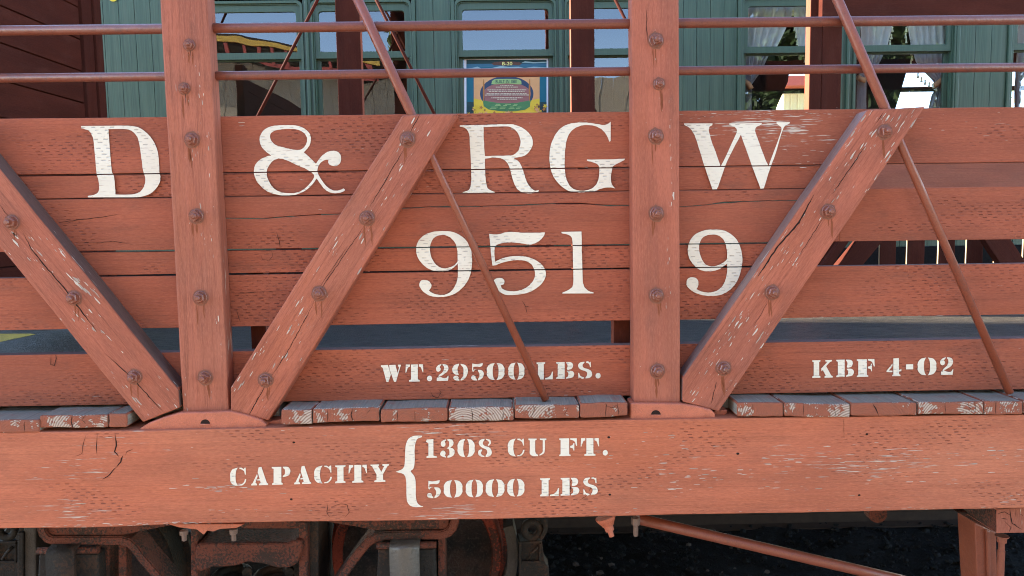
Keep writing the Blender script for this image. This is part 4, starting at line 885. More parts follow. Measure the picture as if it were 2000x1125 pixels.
M['railtop'] = plain('worn_rail_head', (.30, .30, .28), .3, .6, metal=.6, var=.15)
M['tie'] = weathered('old_tie_wood', (.05, .036, .028), (.11, .08, .06))
def track_rail(y, label):
    b = MB(); h = -.05
    pr = [(-.055, 0), (.055, 0), (.055, .008), (.01, .02), (.008, .07), (.028, .08), (.028, .105), (-.028, .105), (-.028, .08), (-.008, .07), (-.01, .02), (-.055, .008)]
    for i in range(len(pr)):
        p, q = pr[i], pr[(i+1) % len(pr)]
        b.face([b.vert((-9, y+p[0], h+p[1])), b.vert((9, y+p[0], h+p[1])), b.vert((9, y+q[0], h+q[1])), b.vert((-9, y+q[0], h+q[1]))][::-1], None, 1 if i == 6 else 0)
    return b.build('track_rail', [M['railside'], M['railtop']], None, label=label, cat='rail', group='rails of the track under the freight car')
track_rail(.53, 'near steel rail under the red car, between the wheels and the gravel')
track_rail(1.60, 'far steel rail with a bright top edge under the red sill')

# ================================================================== TALL BOARDED END BULKHEAD OF THE RED CAR
XW = WXp(187, 120, WX(187, 120, FY)).x
bc = car
zs = [WXp(a, c, XW).z for a, c in ((125, 0), (21, 91), (27, 164))]
st_ = (zs[1]-zs[2]); zz = [zs[2]-st_*k_ for k_ in range(6, 0, -1)]+[zs[2], zs[1], zs[1]+st_, zs[1]+2*st_, zs[1]+2*st_+.12]
for z0, z1 in zip(zz, zz[1:]):
    b = MB(); pr = [(XW-.03, z0+.001), (XW-.012, z0+.001), (XW, z0+.006), (XW, z1-.003), (XW-.008, z1-.001), (XW-.03, z1-.001)]
    n = len(pr); A = [b.vert((x, .02, z)) for x, z in pr]; C = [b.vert((x, FY-.16, z)) for x, z in pr]
    b.face(A, [(0, 0)]*n); b.face(C[::-1], [(0, 0)]*n); o_ = random.uniform(0, 9)
    for i in range(n):
        j = (i+1) % n; b.face([A[i], C[i], C[j], A[j]], [(0+o_, pr[i][1]), (2+o_, pr[i][1]), (2+o_, pr[j][1]), (0+o_, pr[j][1])])
    b.build('end_board', [M['maroon']], bc)
b = MB(); b.box(XW-.03, XW+.02, FY-.158, FY-.05, .9, 3.1, (0, 1), (2, 2)); b.build('corner_trim', [M['maroon']], bc, bevel=.004)
b = MB(); b.box(XW-.03, XW+.035, FY-.048, FY+.03, .9, 3.1, (0, 1), (2, 5)); b.build('corner_trim', [M['maroon']], bc, bevel=.004)

# ================================================================== THE GREEN COACH
YC = 3.5
GREEN = (.057, .096, .056)
def green_mat(name, base, grain):
    k = NT(name); p = k.pos(); q = k.n('SeparateXYZ', {0: p}); x, z = q.outputs[0], q.outputs[2]
    g1 = k.noise(k.xyz(k.m('MULTIPLY', x, 130.0), k.m('MULTIPLY', z, 2.2)), 1.0, 4.0, .6); g2 = k.noise(k.xyz(k.m('MULTIPLY', x, 25.0), k.m('MULTIPLY', z, 1.2), 5.0), 1.0, 3.0)
    col = k.mix(k.step(g1, .3, .75), sc3(base, 1-.25*grain), sc3(base, 1+.3*grain)); col = k.mix(k.m('MULTIPLY', k.step(g2, .45, .7), .45*grain), col, (base[0]*1.7, base[1]*1.35, base[2]*1.4))
    dk = k.noise(k.xyz(k.m('MULTIPLY', x, 300.0), k.m('MULTIPLY', z, 4.0), 9.0), 1.0, 2.0)
    col = k.mix(k.m('MULTIPLY', k.step(dk, .62, .72), .5*grain), col, sc3(base, .4))
    return k.fin(col, .42, k.bump(g1, .001*grain), 0, .45)
M['green'] = green_mat('green_coach_siding_paint', GREEN, 1.0); M['greens'] = green_mat('green_coach_sash_paint', sc3(GREEN, 1.02), .35)
M['groove'] = plain('dark_green_groove', (.012, .028, .022), .8, .2)
coach = empty('passenger_coach', (0, YC+1.2, .3), 'green tongue and groove wooden passenger coach with paired sash windows behind the red car', 'rail car')
ZB, ZTOP = WZ(1800, 481, YC), 3.95
def cz(py): return WZ(979, py, YC)
Z_GT, Z_GB, Z_RB, Z_CT = cz(17.3), cz(96.5), cz(109.5), cz(2)      # upper glass top / bottom, rail bottom, casing top at the middle of the picture
k = NT('window_glass')
_gl = k.n('BsdfGlossy', {'Color': (1, 1, 1), 'Roughness': .0}); _wv = k.noise(k.pos(), 1.6, 2.0); k.put(_gl, 'Normal', k.bump(_wv, .006, .5))
_tr = k.n('BsdfTransparent', {'Color': (.985, .99, .985)}); _fr = k.n('Fresnel', {'IOR': 1.75}); _mx = k.n('MixShader', {0: k.m('MULTIPLY', k.m('MULTIPLY', _fr.outputs[0], 1.7), k.m('SUBTRACT', 1.0, k.n('NewGeometry').outputs['Backfacing']))})
k.t.links.new(_tr.outputs[0], _mx.inputs[1]); k.t.links.new(_gl.outputs[0], _mx.inputs[2]); k.t.links.new(_mx.outputs[0], k.out.inputs[0]); M['glass'] = k.mat
def rrect(x0, x1, z0, z1, rt, n=6):
    p = [(x0, z0), (x1, z0)]
    for i in range(n+1): t = R_(90*i/n); p.append((x1-rt+rt*math.cos(t), z1-rt+rt*math.sin(t)))
    for i in range(n+1): t = R_(90+90*i/n); p.append((x0+rt+rt*math.cos(t), z1-rt+rt*math.sin(t)))
    return p
def ring(name, o, i, y0, y1, mat, parent, bevel=.002):
    b = MB(); n = len(o)
    oa = [b.vert((x, y0, z)) for x, z in o]; ia = [b.vert((x, y0, z)) for x, z in i]; ob = [b.vert((x, y1, z)) for x, z in o]; ib = [b.vert((x, y1, z)) for x, z in i]
    for q in range(n):
        j = (q+1) % n
        b.face([oa[q], oa[j], ia[j], ia[q]]); b.face([ia[q], ia[j], ib[j], ib[q]]); b.face([oa[j], oa[q], ob[q], ob[j]]); b.face([ib[q], ib[j], ob[j], ob[q]])
    return b.build(name, [M[mat]], parent, bevel=bevel)
mm = (YC-CAM.y)/FPX        # metres per photograph pixel at the coach side
Z_SILL = 1.98
wins = [(410, 578), (622, 790), (903, 1072), (1117, 1286), (1462, 1632), (1681, 1853), (1990, 2160), (2205, 2375), (2500, 2670), (2712, 2882), (3010, 3180), (-60, 108-20)]
WX0 = []
for gi, (g0, g1) in enumerate(wins):
    x0, x1 = WX(g0, 60, YC), WX(g1, 60, YC); WX0.append((x0, x1)); px = mm
    fo = rrect(x0-10.5*px, x1+10.5*px, Z_SILL-.02, Z_CT, 11*px); fi = rrect(x0-8*px, x1+8*px, Z_SILL, Z_CT-2.2*px, 9*px)
    casing = ring('window', rrect(x0-14*px, x1+14*px, Z_SILL-.06, Z_CT+5*px, 11*px), fo, YC-.012, YC+.05, 'greens', coach)
    ring('stop_moulding', rrect(x0-10.4*px, x1+10.4*px, Z_SILL-.019, Z_CT-.1*px, 11*px), fi, YC+.004, YC+.05, 'greens', casing)
    uo = rrect(x0-7.9*px, x1+7.9*px, Z_RB, Z_CT-2.3*px, 9*px); ui = rrect(x0, x1, Z_GB, Z_GT, 6*px)
    ring('upper_sash', uo, ui, YC+.012, YC+.045, 'greens', casing)
    b = MB(); b.box(x0-.004, x1+.004, YC+.026, YC+.030, Z_GB-.004, Z_GT+.004); b.build('pane', [M['glass']], casing)
    lo = rrect(x0-7.8*px, x1+7.8*px, Z_SILL+.001, Z_RB+.03, .001, 1); li = rrect(x0-.5*px, x1+.5*px, Z_SILL+.09, Z_RB-2.2*px, .001, 1)
    ring('lower_sash', lo, li, YC+.052, YC+.085, 'greens', casing)
    b = MB(); b.box(x0-.006, x1+.006, YC+.066, YC+.070, Z_SILL+.085, Z_RB); b.build('pane', [M['glass']], casing)
# siding boards on the piers, moulded posts between paired windows
edges = sorted([(a-14*mm, c+14*mm) for a, c in WX0])
gaps = [(edges[i][1], edges[i+1][0]) for i in range(len(edges)-1)]+[(edges[-1][1], edges[-1][1]+.6)]
for a, c in gaps:
    w = c-a
    if w < .12:
        if w > .002:
            b = MB(); b.box(a+.0005, c-.0005, YC-.002, YC+.05, ZB+.5, Z_CT+.16); b.build('window_post', [M['greens']], coach, bevel=.002)
            b = MB(); b.box((a+c)/2-.012, (a+c)/2+.012, YC-.02, YC-.003, ZB+.5, Z_CT+.16); b.build('post_bead', [M['greens']], coach, bevel=.006)
        continue
    for s0, s1 in ((a, a+.030), (c-.030, c)):
        b = MB(); b.box(s0+.001, s1-.001, YC-.016, YC+.05, ZB+.5, Z_CT+.16); b.build('pier_moulding', [M['greens']], coach, bevel=.005)
    n = max(1, round((w-.06)/.111)); bw = (w-.06)/n
    for i in range(n):
        b = MB(); b.box(a+.03+i*bw+.0015, a+.03+(i+1)*bw-.0015, YC+random.uniform(-.001, .001), YC+.04, ZB+.5, Z_CT+.16); b.build('siding_board', [M['green']], coach, bevel=.0022)
XL, XR = edges[0][0]-1, edges[-1][1]+.6
b = MB(); b.box(XL, XR, YC+.0525, YC+.08, ZB+.5, Z_SILL-.065); b.build('wall_backing', [M['groove']], coach)
for a, c in gaps:
    if c-a > .12: b = MB(); b.box(a-.002, c+.002, YC+.0505, YC+.08, Z_SILL-.064, Z_CT+.16); b.build('wall_backing', [M['groove']], coach)
nb_ = int((XR-XL)/.111)
for i in range(nb_):
    x = XL+i*.111
    if x > 1.0: b = MB(); b.box(x+.0015, x+.1095, YC+.001, YC+.04, ZB, ZB+.498); b.build('siding_board', [M['green']], coach, bevel=.0022)
b = MB(); b.box(XL, 1.0, YC+.001, YC+.04, ZB, ZB+.498); b.build('lower_siding', [M['green']], coach)
b = MB(); b.box(XL, XR, YC-.03, YC+.05, Z_CT+.162, Z_CT+.20); b.build('letterboard_moulding', [M['greens']], coach, bevel=.006)
zl = WZ(214, 10.5, YC); b = MB(); b.box(XL, XR, YC-.008, YC+.05, Z_CT+.2005, ZTOP); b.build('letterboard', [M['greens']], coach)
b = MB(); b.box(XL, XR, YC-.12, YC+2.6, ZTOP+.002, ZTOP+.12); b.build('roof', [M['iron']], coach)
M['inner'] = plain('dark_coach_interior', (.035, .022, .016), .6, .3, var=.3, scale=9)
b = MB(); b.box(XL, XR, YC+.1, YC+2.4, 1.3, 1.36); b.build('floor', [M['inner']], coach)
b = MB(); b.box(XL, XR, YC-.03, YC+.05, 1.24, ZB-.004); b.build('coach_sill', [M['greasy']], coach)
b = MB(); b.box(XL, XR, YC+.15, YC+2.2, 1.0, 1.235); b.build('underframe', [M['greasy']], coach)
b = MB(); b.box(XL-.05, XL, YC, YC+2.5, 1.3, ZTOP); b.build('end_wall', [M['inner']], coach)
b = MB(); b.box(XR, XR+.05, YC, YC+2.5, 1.3, ZTOP); b.build('end_wall', [M['inner']], coach)
b = MB(); b.box(1.35, 1.4, YC+.1, YC+2.4, 1.37, ZTOP); b.build('partition', [M['inner']], coach)
# far wall with its own window openings (only those the photograph looks through)
YF2 = YC+2.42
ops = [(1488, 1650), (1716, 1836), (1965, 2130)]
ox = [(WX(a, 180, YF2), WX(c, 180, YF2)) for a, c in ops]; oz0, oz1, ozm0, ozm1 = 2.0, WZ(1700, 128, YF2), WZ(1700, 180, YF2), WZ(1700, 171, YF2)
xs_ = [XL]+[q for p_ in ox for q in p_]+[XR]
b = MB()
for i in range(0, len(xs_), 2): b.box(xs_[i], xs_[i+1], YF2, YF2+.06, 1.36, ZTOP)
for a, c in ox: b.box(a, c, YF2, YF2+.06, 1.36, oz0); b.box(a, c, YF2, YF2+.06, oz1, ZTOP)
b.build('far_wall', [M['inner']], coach)
for a, c in ox: b = MB(); b.box(a, c, YF2-.005, YF2+.03, ozm0, ozm1); b.build('meeting_rail', [M['inner']], coach)

# seats seen through the right-hand windows
M['seat'] = plain('dark_plush_seat', (.02, .014, .013), .8, .25, var=.5, scale=30)
def seat(pts, y0, y1, label):
    b = MB(); b.prism([X2(x, y, y0) for x, y in pts], y0, y1, (1, 0)); so_ = empty('coach_seat', (*X2(pts[0][0], 300, y0)[:1], y0, 1.37), label, 'seat', 'seats inside the coach')
    b.build('backrest', [M['seat']], so_, bevel=.02)
    xa = min(WX(p[0], p[1], y0) for p in pts); b2 = MB(); b2.box(xa, xa+.5, y0, y1, 1.37, 1.8); b2.build('seat_base', [M['seat']], so_, bevel=.02)
seat([(1448, 230), (1450, 112), (1472, 117), (1546, 121), (1540, 160), (1520, 205), (1508, 240)], YC+.9, YC+1.6, 'dark seat back behind the lace curtains of the window left of the maroon posts')
seat([(1690, 250), (1700, 108), (1765, 102), (1775, 130), (1762, 175), (1742, 240)], YC+1.0, YC+1.7, 'dark seat back between the tied-back curtains')

# curtains
def curt_mat(name, a, c):
    k = NT(name); u, v = k.uv(); n1 = k.noise(k.xyz(k.m('MULTIPLY', u, 60.0), k.m('MULTIPLY', v, 22.0)), 1.0, 4.0, .6)
    w = k.noise(k.xyz(k.m('MULTIPLY', u, 260.0), k.m('MULTIPLY', v, 260.0)), 1.0, 1.0)
    col = k.mix(k.m('ADD', k.m('MULTIPLY', n1, .7), k.m('MULTIPLY', w, .3)), a, c); k.fin(col, .8, k.bump(w, .001), 0, .2)
    tl_ = k.n('BsdfTranslucent', {'Color': (.5, .48, .42)}); mx = k.n('MixShader', {0: .3}); k.t.links.new(k.b.outputs[0], mx.inputs[1]); k.t.links.new(tl_.outputs[0], mx.inputs[2]); k.t.links.new(mx.outputs[0], k.out.inputs[0]); return k.mat
M['lace'] = curt_mat('pale_lace_curtain', (.62, .61, .55), (.90, .89, .82)); M['greycloth'] = curt_mat('blue_grey_curtain', (.36, .36, .38), (.66, .66, .68))
M['tieback'] = plain('tan_tieback_cloth', (.48, .25, .12), .7, .3); M['tassel'] = plain('pale_yellow_tassel', (.62, .58, .36), .8, .2)
def drape(rows, y, folds, mat, name, parent, amp=.018):
    """rows: (py, px left, px right) from top to bottom; pleated cloth"""
    b = MB(); n = folds*6; R0 = []; fine = []
    for (a, c) in zip(rows, rows[1:]):
        for i in range(6):
            t = i/6; fine.append(tuple(a[q]+(c[q]-a[q])*t for q in range(3)))
    fine.append(rows[-1])
    for (py, xa, xb) in fine:
        row = []
        for i in range(n+1):
            t = i/n; p = W(xa+(xb-xa)*t, py, y); ph = t*folds*2*math.pi+.6*math.sin(t*9+len(rows))
            p = Vector((p.x, y+amp*math.sin(ph)+.006*math.sin(3.1*ph+py*.05), p.z)); row.append(b.vert(p))
        R0.append((row, py))
    for (r0, p0), (r1, p1) in zip(R0, R0[1:]):
        for i in range(n): b.face([r0[i], r1[i], r1[i+1], r0[i+1]], [(i/n*.4, p0*mm), (i/n*.4, p1*mm), ((i+1)/n*.4, p1*mm), ((i+1)/n*.4, p0*mm)], 0, True)
    return b.build(name, [M[mat]], parent)
def band(pts, y, hw, parent):
    b = MB(); b.tube([W(px, py, y) for px, py in pts], hw, 10); return b.build('tieback', [M['tieback']], parent)
def tassels(pts, y, parent, big=1.0):
    me = None
    for px, py in pts:
        p = W(px, py, y)
        if me is None:
            b = MB(); b.lathe([(0, .002), (.004, .006), (.012, .007), (.016, .0045), (.04, .0105), (.042, .006)], (0, 0, 0), (0, 0, -1), 8); me = b.mesh('tassel', M['tassel'])
        o = bpy.data.objects.new('tassel', me); link(o, parent); o.location = p; o.scale = (big, big, big)
YK = YC+.16
def curtain(label, up_rows, lo_rows, tie, tas, folds):
    c = empty('curtain', W(lo_rows[0][1], 260, YK), label, 'curtain', 'curtains in the coach windows')
    drape(up_rows, YK, folds, 'lace', 'upper_drape', c); drape(lo_rows, YK+.02, folds, 'greycloth', 'lower_drape', c)
    if tie: band(tie, YK-.03, .021, c)
    if tas: tassels(tas, YK-.035, c)
curtain('tied back pale curtain in the left half of the window beside the right post', [(8, 1460, 1556), (50, 1460, 1537), (104, 1458, 1512)], [(100, 1456, 1506), (140, 1456, 1486), (165, 1456, 1468), (240, 1456, 1466)], [(1452, 158), (1462, 164), (1467, 174)], None, 5)
curtain('pale fringed curtain hanging against the maroon far posts', [(8, 1550, 1640), (50, 1552, 1640), (104, 1560, 1640)], [(100, 1572, 1640), (140, 1588, 1640), (240, 1612, 1640)], None, [(1549, 20), (1548, 34), (1552, 50), (1555, 64), (1557, 78), (1570, 100), (1572, 112)], 4)
curtain('narrow tied back curtain left of the dark seat back', [(8, 1682, 1745), (50, 1681, 1742), (92, 1681, 1732)], [(98, 1692, 1729), (125, 1688, 1716), (150, 1676, 1692), (240, 1672, 1690)], [(1674, 150), (1682, 155), (1690, 157)], [(1743, 52), (1741, 66), (1738, 78)], 4)
curtain('wide grey curtain gathered by a tan tieback with a row of tassels', [(8, 1768, 1856), (50, 1772, 1856), (92, 1780, 1856)], [(98, 1783, 1852), (120, 1790, 1852), (140, 1806, 1850), (158, 1824, 1848), (168, 1832, 1842), (185, 1822, 1844), (240, 1808, 1846)], [(1824, 168), (1832, 163), (1842, 154), (1848, 142)],
        [(1770, 52), (1769, 64), (1770, 74), (1780, 98), (1781, 108), (1779, 118), (1784, 126), (1793, 142), (1800, 150), (1807, 155), (1815, 160), (1823, 162), (1829, 168), (1828, 186), (1826, 200)], 6)
curtain('grey curtain at the right edge of the picture', [(8, 1988, 2050), (50, 1988, 2040), (92, 1988, 2030)], [(98, 1986, 2030), (140, 1984, 2008), (160, 1984, 1992), (240, 1984, 1990)], None, None, 4)

# poster behind the lower pane of the third window
PY = YC+.064
pc = {}
for nm, col in (('pborder', (.80, .80, .82)), ('pteal', (.015, .15, .20)), ('pdark', (.02, .06, .06)), ('pblue', (.05, .17, .25)), ('porange', (.80, .40, .16)), ('pyellow', (.85, .58, .05)), ('pnavy', (.04, .07, .12)), ('pmauve', (.36, .15, .13)), ('pgreen', (.09, .24, .09)), ('plime', (.36, .52, .18)), ('pleaf', (.50, .20, .05)), ('pink', (.75, .68, .45)), ('pbrown', (.14, .07, .05)), ('pwave', (.35, .52, .52))):
    M[nm] = plain('poster_'+nm[1:], col, .5, .3, var=.1, scale=25)
pm = [M[x] for x in ('pborder', 'pteal', 'pdark', 'pblue', 'porange', 'pyellow', 'pnavy', 'pmauve', 'pgreen', 'plime', 'pleaf', 'pink', 'pbrown', 'pwave')]
PI_ = {n: i for i, n in enumerate(('border', 'teal', 'dark', 'blue', 'orange', 'yellow', 'navy', 'mauve', 'green', 'lime', 'leaf', 'ink', 'brown', 'wave'))}
pb = MB(); lay = [0]
def flatp(pts, m, sm=False):
    lay[0] += 1; y = PY-.0001-.00018*lay[0]; P = [X2(880+x/8.655, 100+z/8.655, PY) for x, z in pts]
    a = sum(P[i][0]*P[(i+1) % len(P)][1]-P[(i+1) % len(P)][0]*P[i][1] for i in range(len(P)))
    if a < 0: P.reverse()
    pb.face([pb.vert((x, y, z)) for x, z in P], None, PI_[m])
rc = lambda x0, z0, x1, z1: [(x0, z0), (x1, z0), (x1, z1), (x0, z1)]
el = lambda cx, cy, rx, ry, a0=0, a1=360, n=36: [(cx+rx*math.cos(R_(a0+(a1-a0)*i/n)), cy+ry*math.sin(R_(a0+(a1-a0)*i/n))) for i in range(n+(0 if a1-a0 == 360 else 1))]
flatp(rc(232, 118, 1652, 1250), 'border'); flatp(rc(268, 146, 1622, 1240), 'teal')
flatp(rc(268, 146, 1622, 215), 'dark'); flatp([(268, 215), (1622, 205), (1622, 250), (1400, 270), (1200, 262), (1000, 285), (800, 258), (450, 280), (268, 290)], 'blue')
flatp([(268, 290), (360, 285), (455, 262), (520, 292), (700, 285), (850, 250), (1000, 268), (1150, 262), (1250, 285), (1400, 262), (1622, 275), (1622, 300), (268, 300)], 'wave')
flatp([(1200, 195), (1260, 170), (1400, 185), (1622, 178), (1622, 196), (1400, 205), (1260, 196)], 'wave')
flatp(rc(280, 860, 398, 1080), 'dark'); flatp(rc(1505, 860, 1622, 1080), 'dark')
flatp([(690, 210), (740, 185), (820, 178), (960, 165), (1080, 178), (1160, 185), (1205, 210), (1160, 240), (1080, 235), (960, 245), (820, 238), (740, 240)], 'brown')
flatp(rc(392, 330, 1505, 1075), 'orange'); flatp([(392, 800), (700, 860), (1200, 860), (1505, 800), (1505, 1075), (392, 1075)], 'yellow')
flatp(el(950, 720, 452, 300), 'navy'); flatp(el(955, 720, 405, 190), 'mauve'); flatp(rc(575, 690, 1335, 860), 'mauve')
flatp([(545, 830), (650, 850), (800, 875), (955, 882), (1110, 875), (1250, 850), (1355, 830), (1340, 940), (1260, 990), (1100, 1015), (955, 1022), (800, 1010), (640, 985), (560, 930)], 'green')
flatp([(690, 560), (700, 505), (745, 475), (955, 468), (1150, 475), (1195, 505), (1200, 560), (1130, 560), (955, 545), (765, 560)], 'lime')
flatp(el(560, 660, 14, 190), 'leaf'); flatp(el(1335, 660, 14, 190), 'leaf')
rp = random.Random(5)
for i in range(46):
    side = rp.random() < .5; cx = rp.uniform(290, 620) if side else rp.uniform(1270, 1600); cy = rp.uniform(900, 1075)+(0 if abs(cx-955) > 400 else 30); t0 = rp.uniform(0, 360); s_ = rp.uniform(18, 46)
    if i > 34: cx, cy = rp.uniform(600, 1300), rp.uniform(1035, 1080)
    flatp([(cx+s_*(1 if q % 2 == 0 else .45)*math.cos(R_(t0+q*36)), cy+s_*(1 if q % 2 == 0 else .45)*math.sin(R_(t0+q*36))) for q in range(10)], rp.choice(('leaf', 'yellow', 'orange', 'brown', 'yellow', 'leaf')))
for (y, xa, xb) in ((588, 840, 1060), (612, 765, 1135), (660, 625, 1280), (685, 650, 1250), (728, 610, 1290), (750, 580, 1320), (798, 690, 1215), (822, 790, 1120)):
    x = xa
    while x < xb: w_ = rp.uniform(12, 42); flatp(rc(x, y-6, min(x+w_, xb), y+6), 'ink'); x += w_+8
for (y, xs2) in ((908, (765, 920, 1070)), (928, (750, 890, 1050)), (955, (690, 840, 1000, 1130)), (976, (665, 830, 980, 1105))):
    for x in xs2: flatp(rc(x, y-5, x+rp.uniform(60, 110), y+5), 'plime'[1:])
poster = pb.build('poster', pm, None, label='colourful poster titled B-20 with an oval text panel and autumn leaves behind the window glass', cat='poster')
def text_mesh(name, s, px, py, hpx, widthpx, y, mat, parent):
    cu = bpy.data.curves.new(name, 'FONT'); cu.body = s; cu.align_x = 'CENTER'; cu.align_y = 'CENTER'; cu.size = 1.0; cu.offset = .012
    o = bpy.data.objects.new(name, cu); sc.collection.objects.link(o); dg = bpy.context.evaluated_depsgraph_get(); dg.update()
    me = bpy.data.meshes.new_from_object(o.evaluated_get(dg)); bpy.data.objects.remove(o)
    xs3 = [v.co.x for v in me.vertices]; ys3 = [v.co.y for v in me.vertices]; w_, h_ = max(xs3)-min(xs3), max(ys3)-min(ys3); cx, cy = (max(xs3)+min(xs3))/2, (max(ys3)+min(ys3))/2
    c = W(px, py, y)
    for v in me.vertices: v.co = Vector((c.x+(v.co.x-cx)/w_*widthpx*mm, y, c.z+(v.co.y-cy)/h_*hpx*mm))
    me.materials.clear(); me.materials.append(M[mat]); o = bpy.data.objects.new(name, me); return link(o, parent)
ty = PY-.0004-.00018*lay[0]
M['ptxt'] = plain('poster_title_yellow', (.85, .75, .22), .5, .3)
text_mesh('poster_title', 'B-20', 880+958/8.655, 100+209/8.655, 6.5, 19.5, ty, 'ptxt', poster); text_mesh('poster_banner_text', 'BUILT IN 1881', 880+942/8.655, 100+512/8.655, 6.3, 41, ty, 'pdark', poster)

# ================================================================== WHAT LIES BEYOND THE COACH
def leafy(name, label, cat, c, rx, ry, rz, n, size, cols, trunk=True, sd=1, group=None):
    rd = random.Random(sd); root = empty(name, (c[0], c[1], 0), label, cat, group)
    ms = []
    for i, col in enumerate(cols):
        nm = '%s_leaf_%d_%d' % (name, sd, i); k = NT(nm); n1 = k.noise(k.pos(), 3.0, 2.0)
        k.fin(k.mix(n1, sc3(col, .7), sc3(col, 1.3)), .6, None, 0, .3); ms.append(k.mat)
    b = MB(); cl = []
    for _ in range(max(8, n//70)):
        t, p = rd.uniform(0, 6.28), math.acos(rd.uniform(-1, 1)); q = rd.uniform(.45, 1)
        cl.append((c[0]+rx*q*math.sin(p)*math.cos(t), c[1]+ry*q*math.sin(p)*math.sin(t), c[2]+rz*q*math.cos(p), rd.uniform(.18, .34)))
    for _ in range(n):
        x, y, z, s = rd.choice(cl); r_ = min(rx, ry, rz)*s*2
        p = Vector((x+rd.gauss(0, r_*.5), y+rd.gauss(0, r_*.5), max(.05, z+rd.gauss(0, r_*.45))))
        a = Vector((rd.uniform(-1, 1), rd.uniform(-1, 1), rd.uniform(-1, 1))).normalized(); d = a.orthogonal().normalized(); w = size*rd.uniform(.6, 1.3)
        b.face([b.vert(p-a*w), b.vert(p+d*w*.45), b.vert(p+a*w), b.vert(p-d*w*.45)], None, rd.randrange(len(ms)))
    b.build('crown', ms, root, kind='stuff')
    if trunk:
        b = MB(); b.tube([(c[0], c[1], 0), (c[0]+.05, c[1], c[2]*.5), (c[0], c[1]+.05, c[2])], [.16, .12, .05], 8); b.build('trunk', [M['tie']], root)
    else:
        b = MB()
        for i in range(7): t = i*.9; b.tube([(c[0]+.05*math.cos(t), c[1]+.05*math.sin(t), 0), (c[0]+rx*.6*math.cos(t), c[1]+ry*.6*math.sin(t), c[2])], [.02, .008], 5)
        b.build('stem', [M['tie']], root)
YH = 16.0
hx = WX(1585, 170, YH)
M['cream'] = plain('cream_house_wall', (.72, .62, .36), .8, .2, var=.08, scale=3); M['redroof'] = plain('red_house_eave', (.45, .10, .07), .7, .3)
house = empty('cream_house', (hx, YH+2, 0), 'pale yellow house with a red eave glimpsed through the coach window', 'house')
hz = WZ(1555, 163, YH)
b = MB(); b.box(WX(1530, 170, YH), WX(1640, 170, YH), YH, YH+5, 0, hz); b.build('wall', [M['cream']], house)
for q in range(8):
    x = WX(1530+q*14, 170, YH); b = MB(); b.box(x, x+.03, YH-.03, YH-.001, 0, hz-.01); b.build('batten', [M['cream']], house)
b = MB(); x0, x1 = WX(1520, 150, YH-.4), WX(1650, 150, YH-.4); b.prism([(x0, hz-.12), (x1, hz-.12), (x1, hz+.10), (x0, hz+.10)], YH-.45, YH+5.4); b.build('roof', [M['redroof']], house)
leafy('garden_bush', 'bright green bush in front of the pale yellow house', 'bush', (WX(1545, 300, 12), 12, .9), 1.1, .8, 1.35, 1800, .10, ((.10, .22, .05), (.16, .28, .07)), False, 3)
leafy('flowering_tree', 'sunlit yellow-green tree glimpsed between the tied-back curtains', 'tree', (WX(1790, 300, 15), 15, 2.0), 2.2, 1.2, 1.5, 3500, .11, ((.42, .46, .05), (.55, .55, .10), (.20, .32, .06)), True, 5)
leafy('pale_tree', 'pale leafy tree glimpsed through the window at the right edge', 'tree', (WX(2020, 250, 16), 16, 2.6), 2.2, 1.2, 1.8, 3000, .11, ((.38, .38, .16), (.22, .28, .08), (.5, .48, .28)), True, 6)

# ================================================================== BEHIND THE CAMERA (mirrored in the panes)
M['timber'] = weathered('grey_brown_timber', (.32, .25, .17), (.58, .47, .33))
barn = empty('timber_barn', (-5, -9, 0), 'weathered plank barn wall mirrored in the left coach windows', 'barn')
BY = -8.0
for i in range(56):
    x = -11.5+i*.30; b = MB(); b.box(x+.004, x+.296, BY-.03+random.uniform(-.004, .004), BY+random.uniform(-.004, .004), 0, (4.75 if x > -3 else 6.3-(x+11.8)*.185), (0, 1), (i*1.3, 0)); b.build('plank', [M['timber']], barn)
b = MB(); b.box(-11.6, 5.4, BY-4, BY-.05, 0, 4.5); b.build('body', [M['timber']], barn)
M['redtrim'] = plain('red_painted_bracket', (.42, .07, .05), .5, .4); M['yeltrim'] = plain('yellow_painted_trim', (.75, .45, .08), .5, .4)
b = MB(); b.prism([(-11.8, 6.8), (-11.8, 6.62), (-2.4, 4.9), (-2.4, 5.1)], BY-4, BY+.5); b.build('roof', [M['iron']], barn)
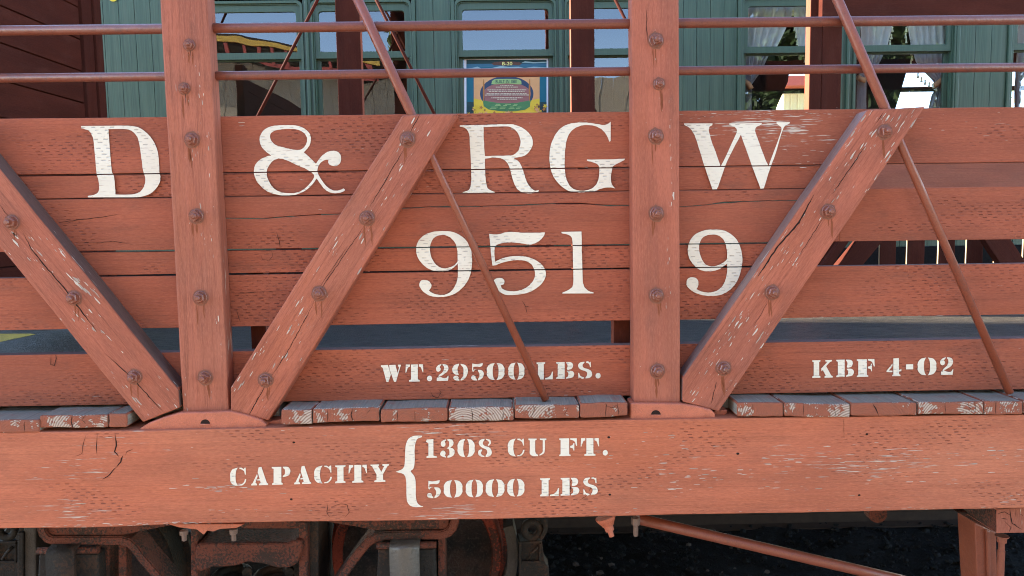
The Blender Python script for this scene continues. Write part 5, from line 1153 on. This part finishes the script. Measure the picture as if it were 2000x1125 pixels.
b = MB(); b.prism([(-10.4, 6.52), (-10.4, 6.42), (-2.6, 4.98), (-2.6, 5.08)], BY+.501, BY+.55); b.build('fascia', [M['yeltrim']], barn)
b = MB(); b.prism([(-10.4, 6.15), (-10.4, 6.08), (-2.6, 4.64), (-2.6, 4.71)], BY+.501, BY+.55); b.build('fascia', [M['redtrim']], barn)
for i in range(26):
    x = -10.3+i*.3; z = 6.40-(x+10.4)*.185; b = MB(); b.prism([(x, z), (x+.07, z-.012), (x+.12, z-.29), (x+.05, z-.28)], BY+.502, BY+.56); b.build('bracket', [M['redtrim']], barn)
pole = MB(); pole.tube([(-6.1, -6, 0), (-6.0, -6, 7.5)], .06, 10); pole.build('utility_pole', [M['timber']], None, label='grey wooden pole mirrored in the left coach window', cat='pole')
leafy('cottonwood_tree', 'dark green tree mirrored in the right coach windows', 'tree', (8.5, -9, 5.0), 3.2, 2.6, 3.6, 20000, .13, ((.03, .055, .012), (.05, .085, .02)), True, 8)
leafy('roadside_tree', 'green tree showing above the barn planks in the window', 'tree', (-2.6, -13, 4.6), 1.6, 1.4, 2.0, 2600, .15, ((.08, .11, .03), (.14, .16, .05)), True, 9)

# unseen water tower, added to shade the near side of the red car
wt = empty('shade_tower', (-14, 2.9, 0), 'wooden water tower added out of view on the left to shade the near side of the train', 'water tower')
b = MB(); b.lathe([(6.2, 1.45), (12.6, 1.38), (12.6, 1.6), (13.6, .1)], (-14, 2.9, 0), (0, 0, 1), 28); b.build('tank', [M['timber']], wt)
for sx in (-1, 1):
    for sy in (-1, 1): b = MB(); b.box(-14+sx*.8-.14, -14+sx*.8+.14, 2.9+sy*.8-.14, 2.9+sy*.8+.14, -.09, 6.2, (0, 1)); b.build('leg', [M['timber']], wt)
M['lyel'] = plain('yellow_letterboard_paint', (.75, .55, .04), .5, .3)
o_ = [X2(221+11*math.cos(t*.26), -9+12*math.sin(t*.26), YC-.009) for t in range(24)]; i_ = [X2(221+7*math.cos(t*.26), -9+8.5*math.sin(t*.26), YC-.009) for t in range(24)]
letter_obj('painted_letter', flat_fill([o_, i_], YC-.0095), M['lyel'], coach)
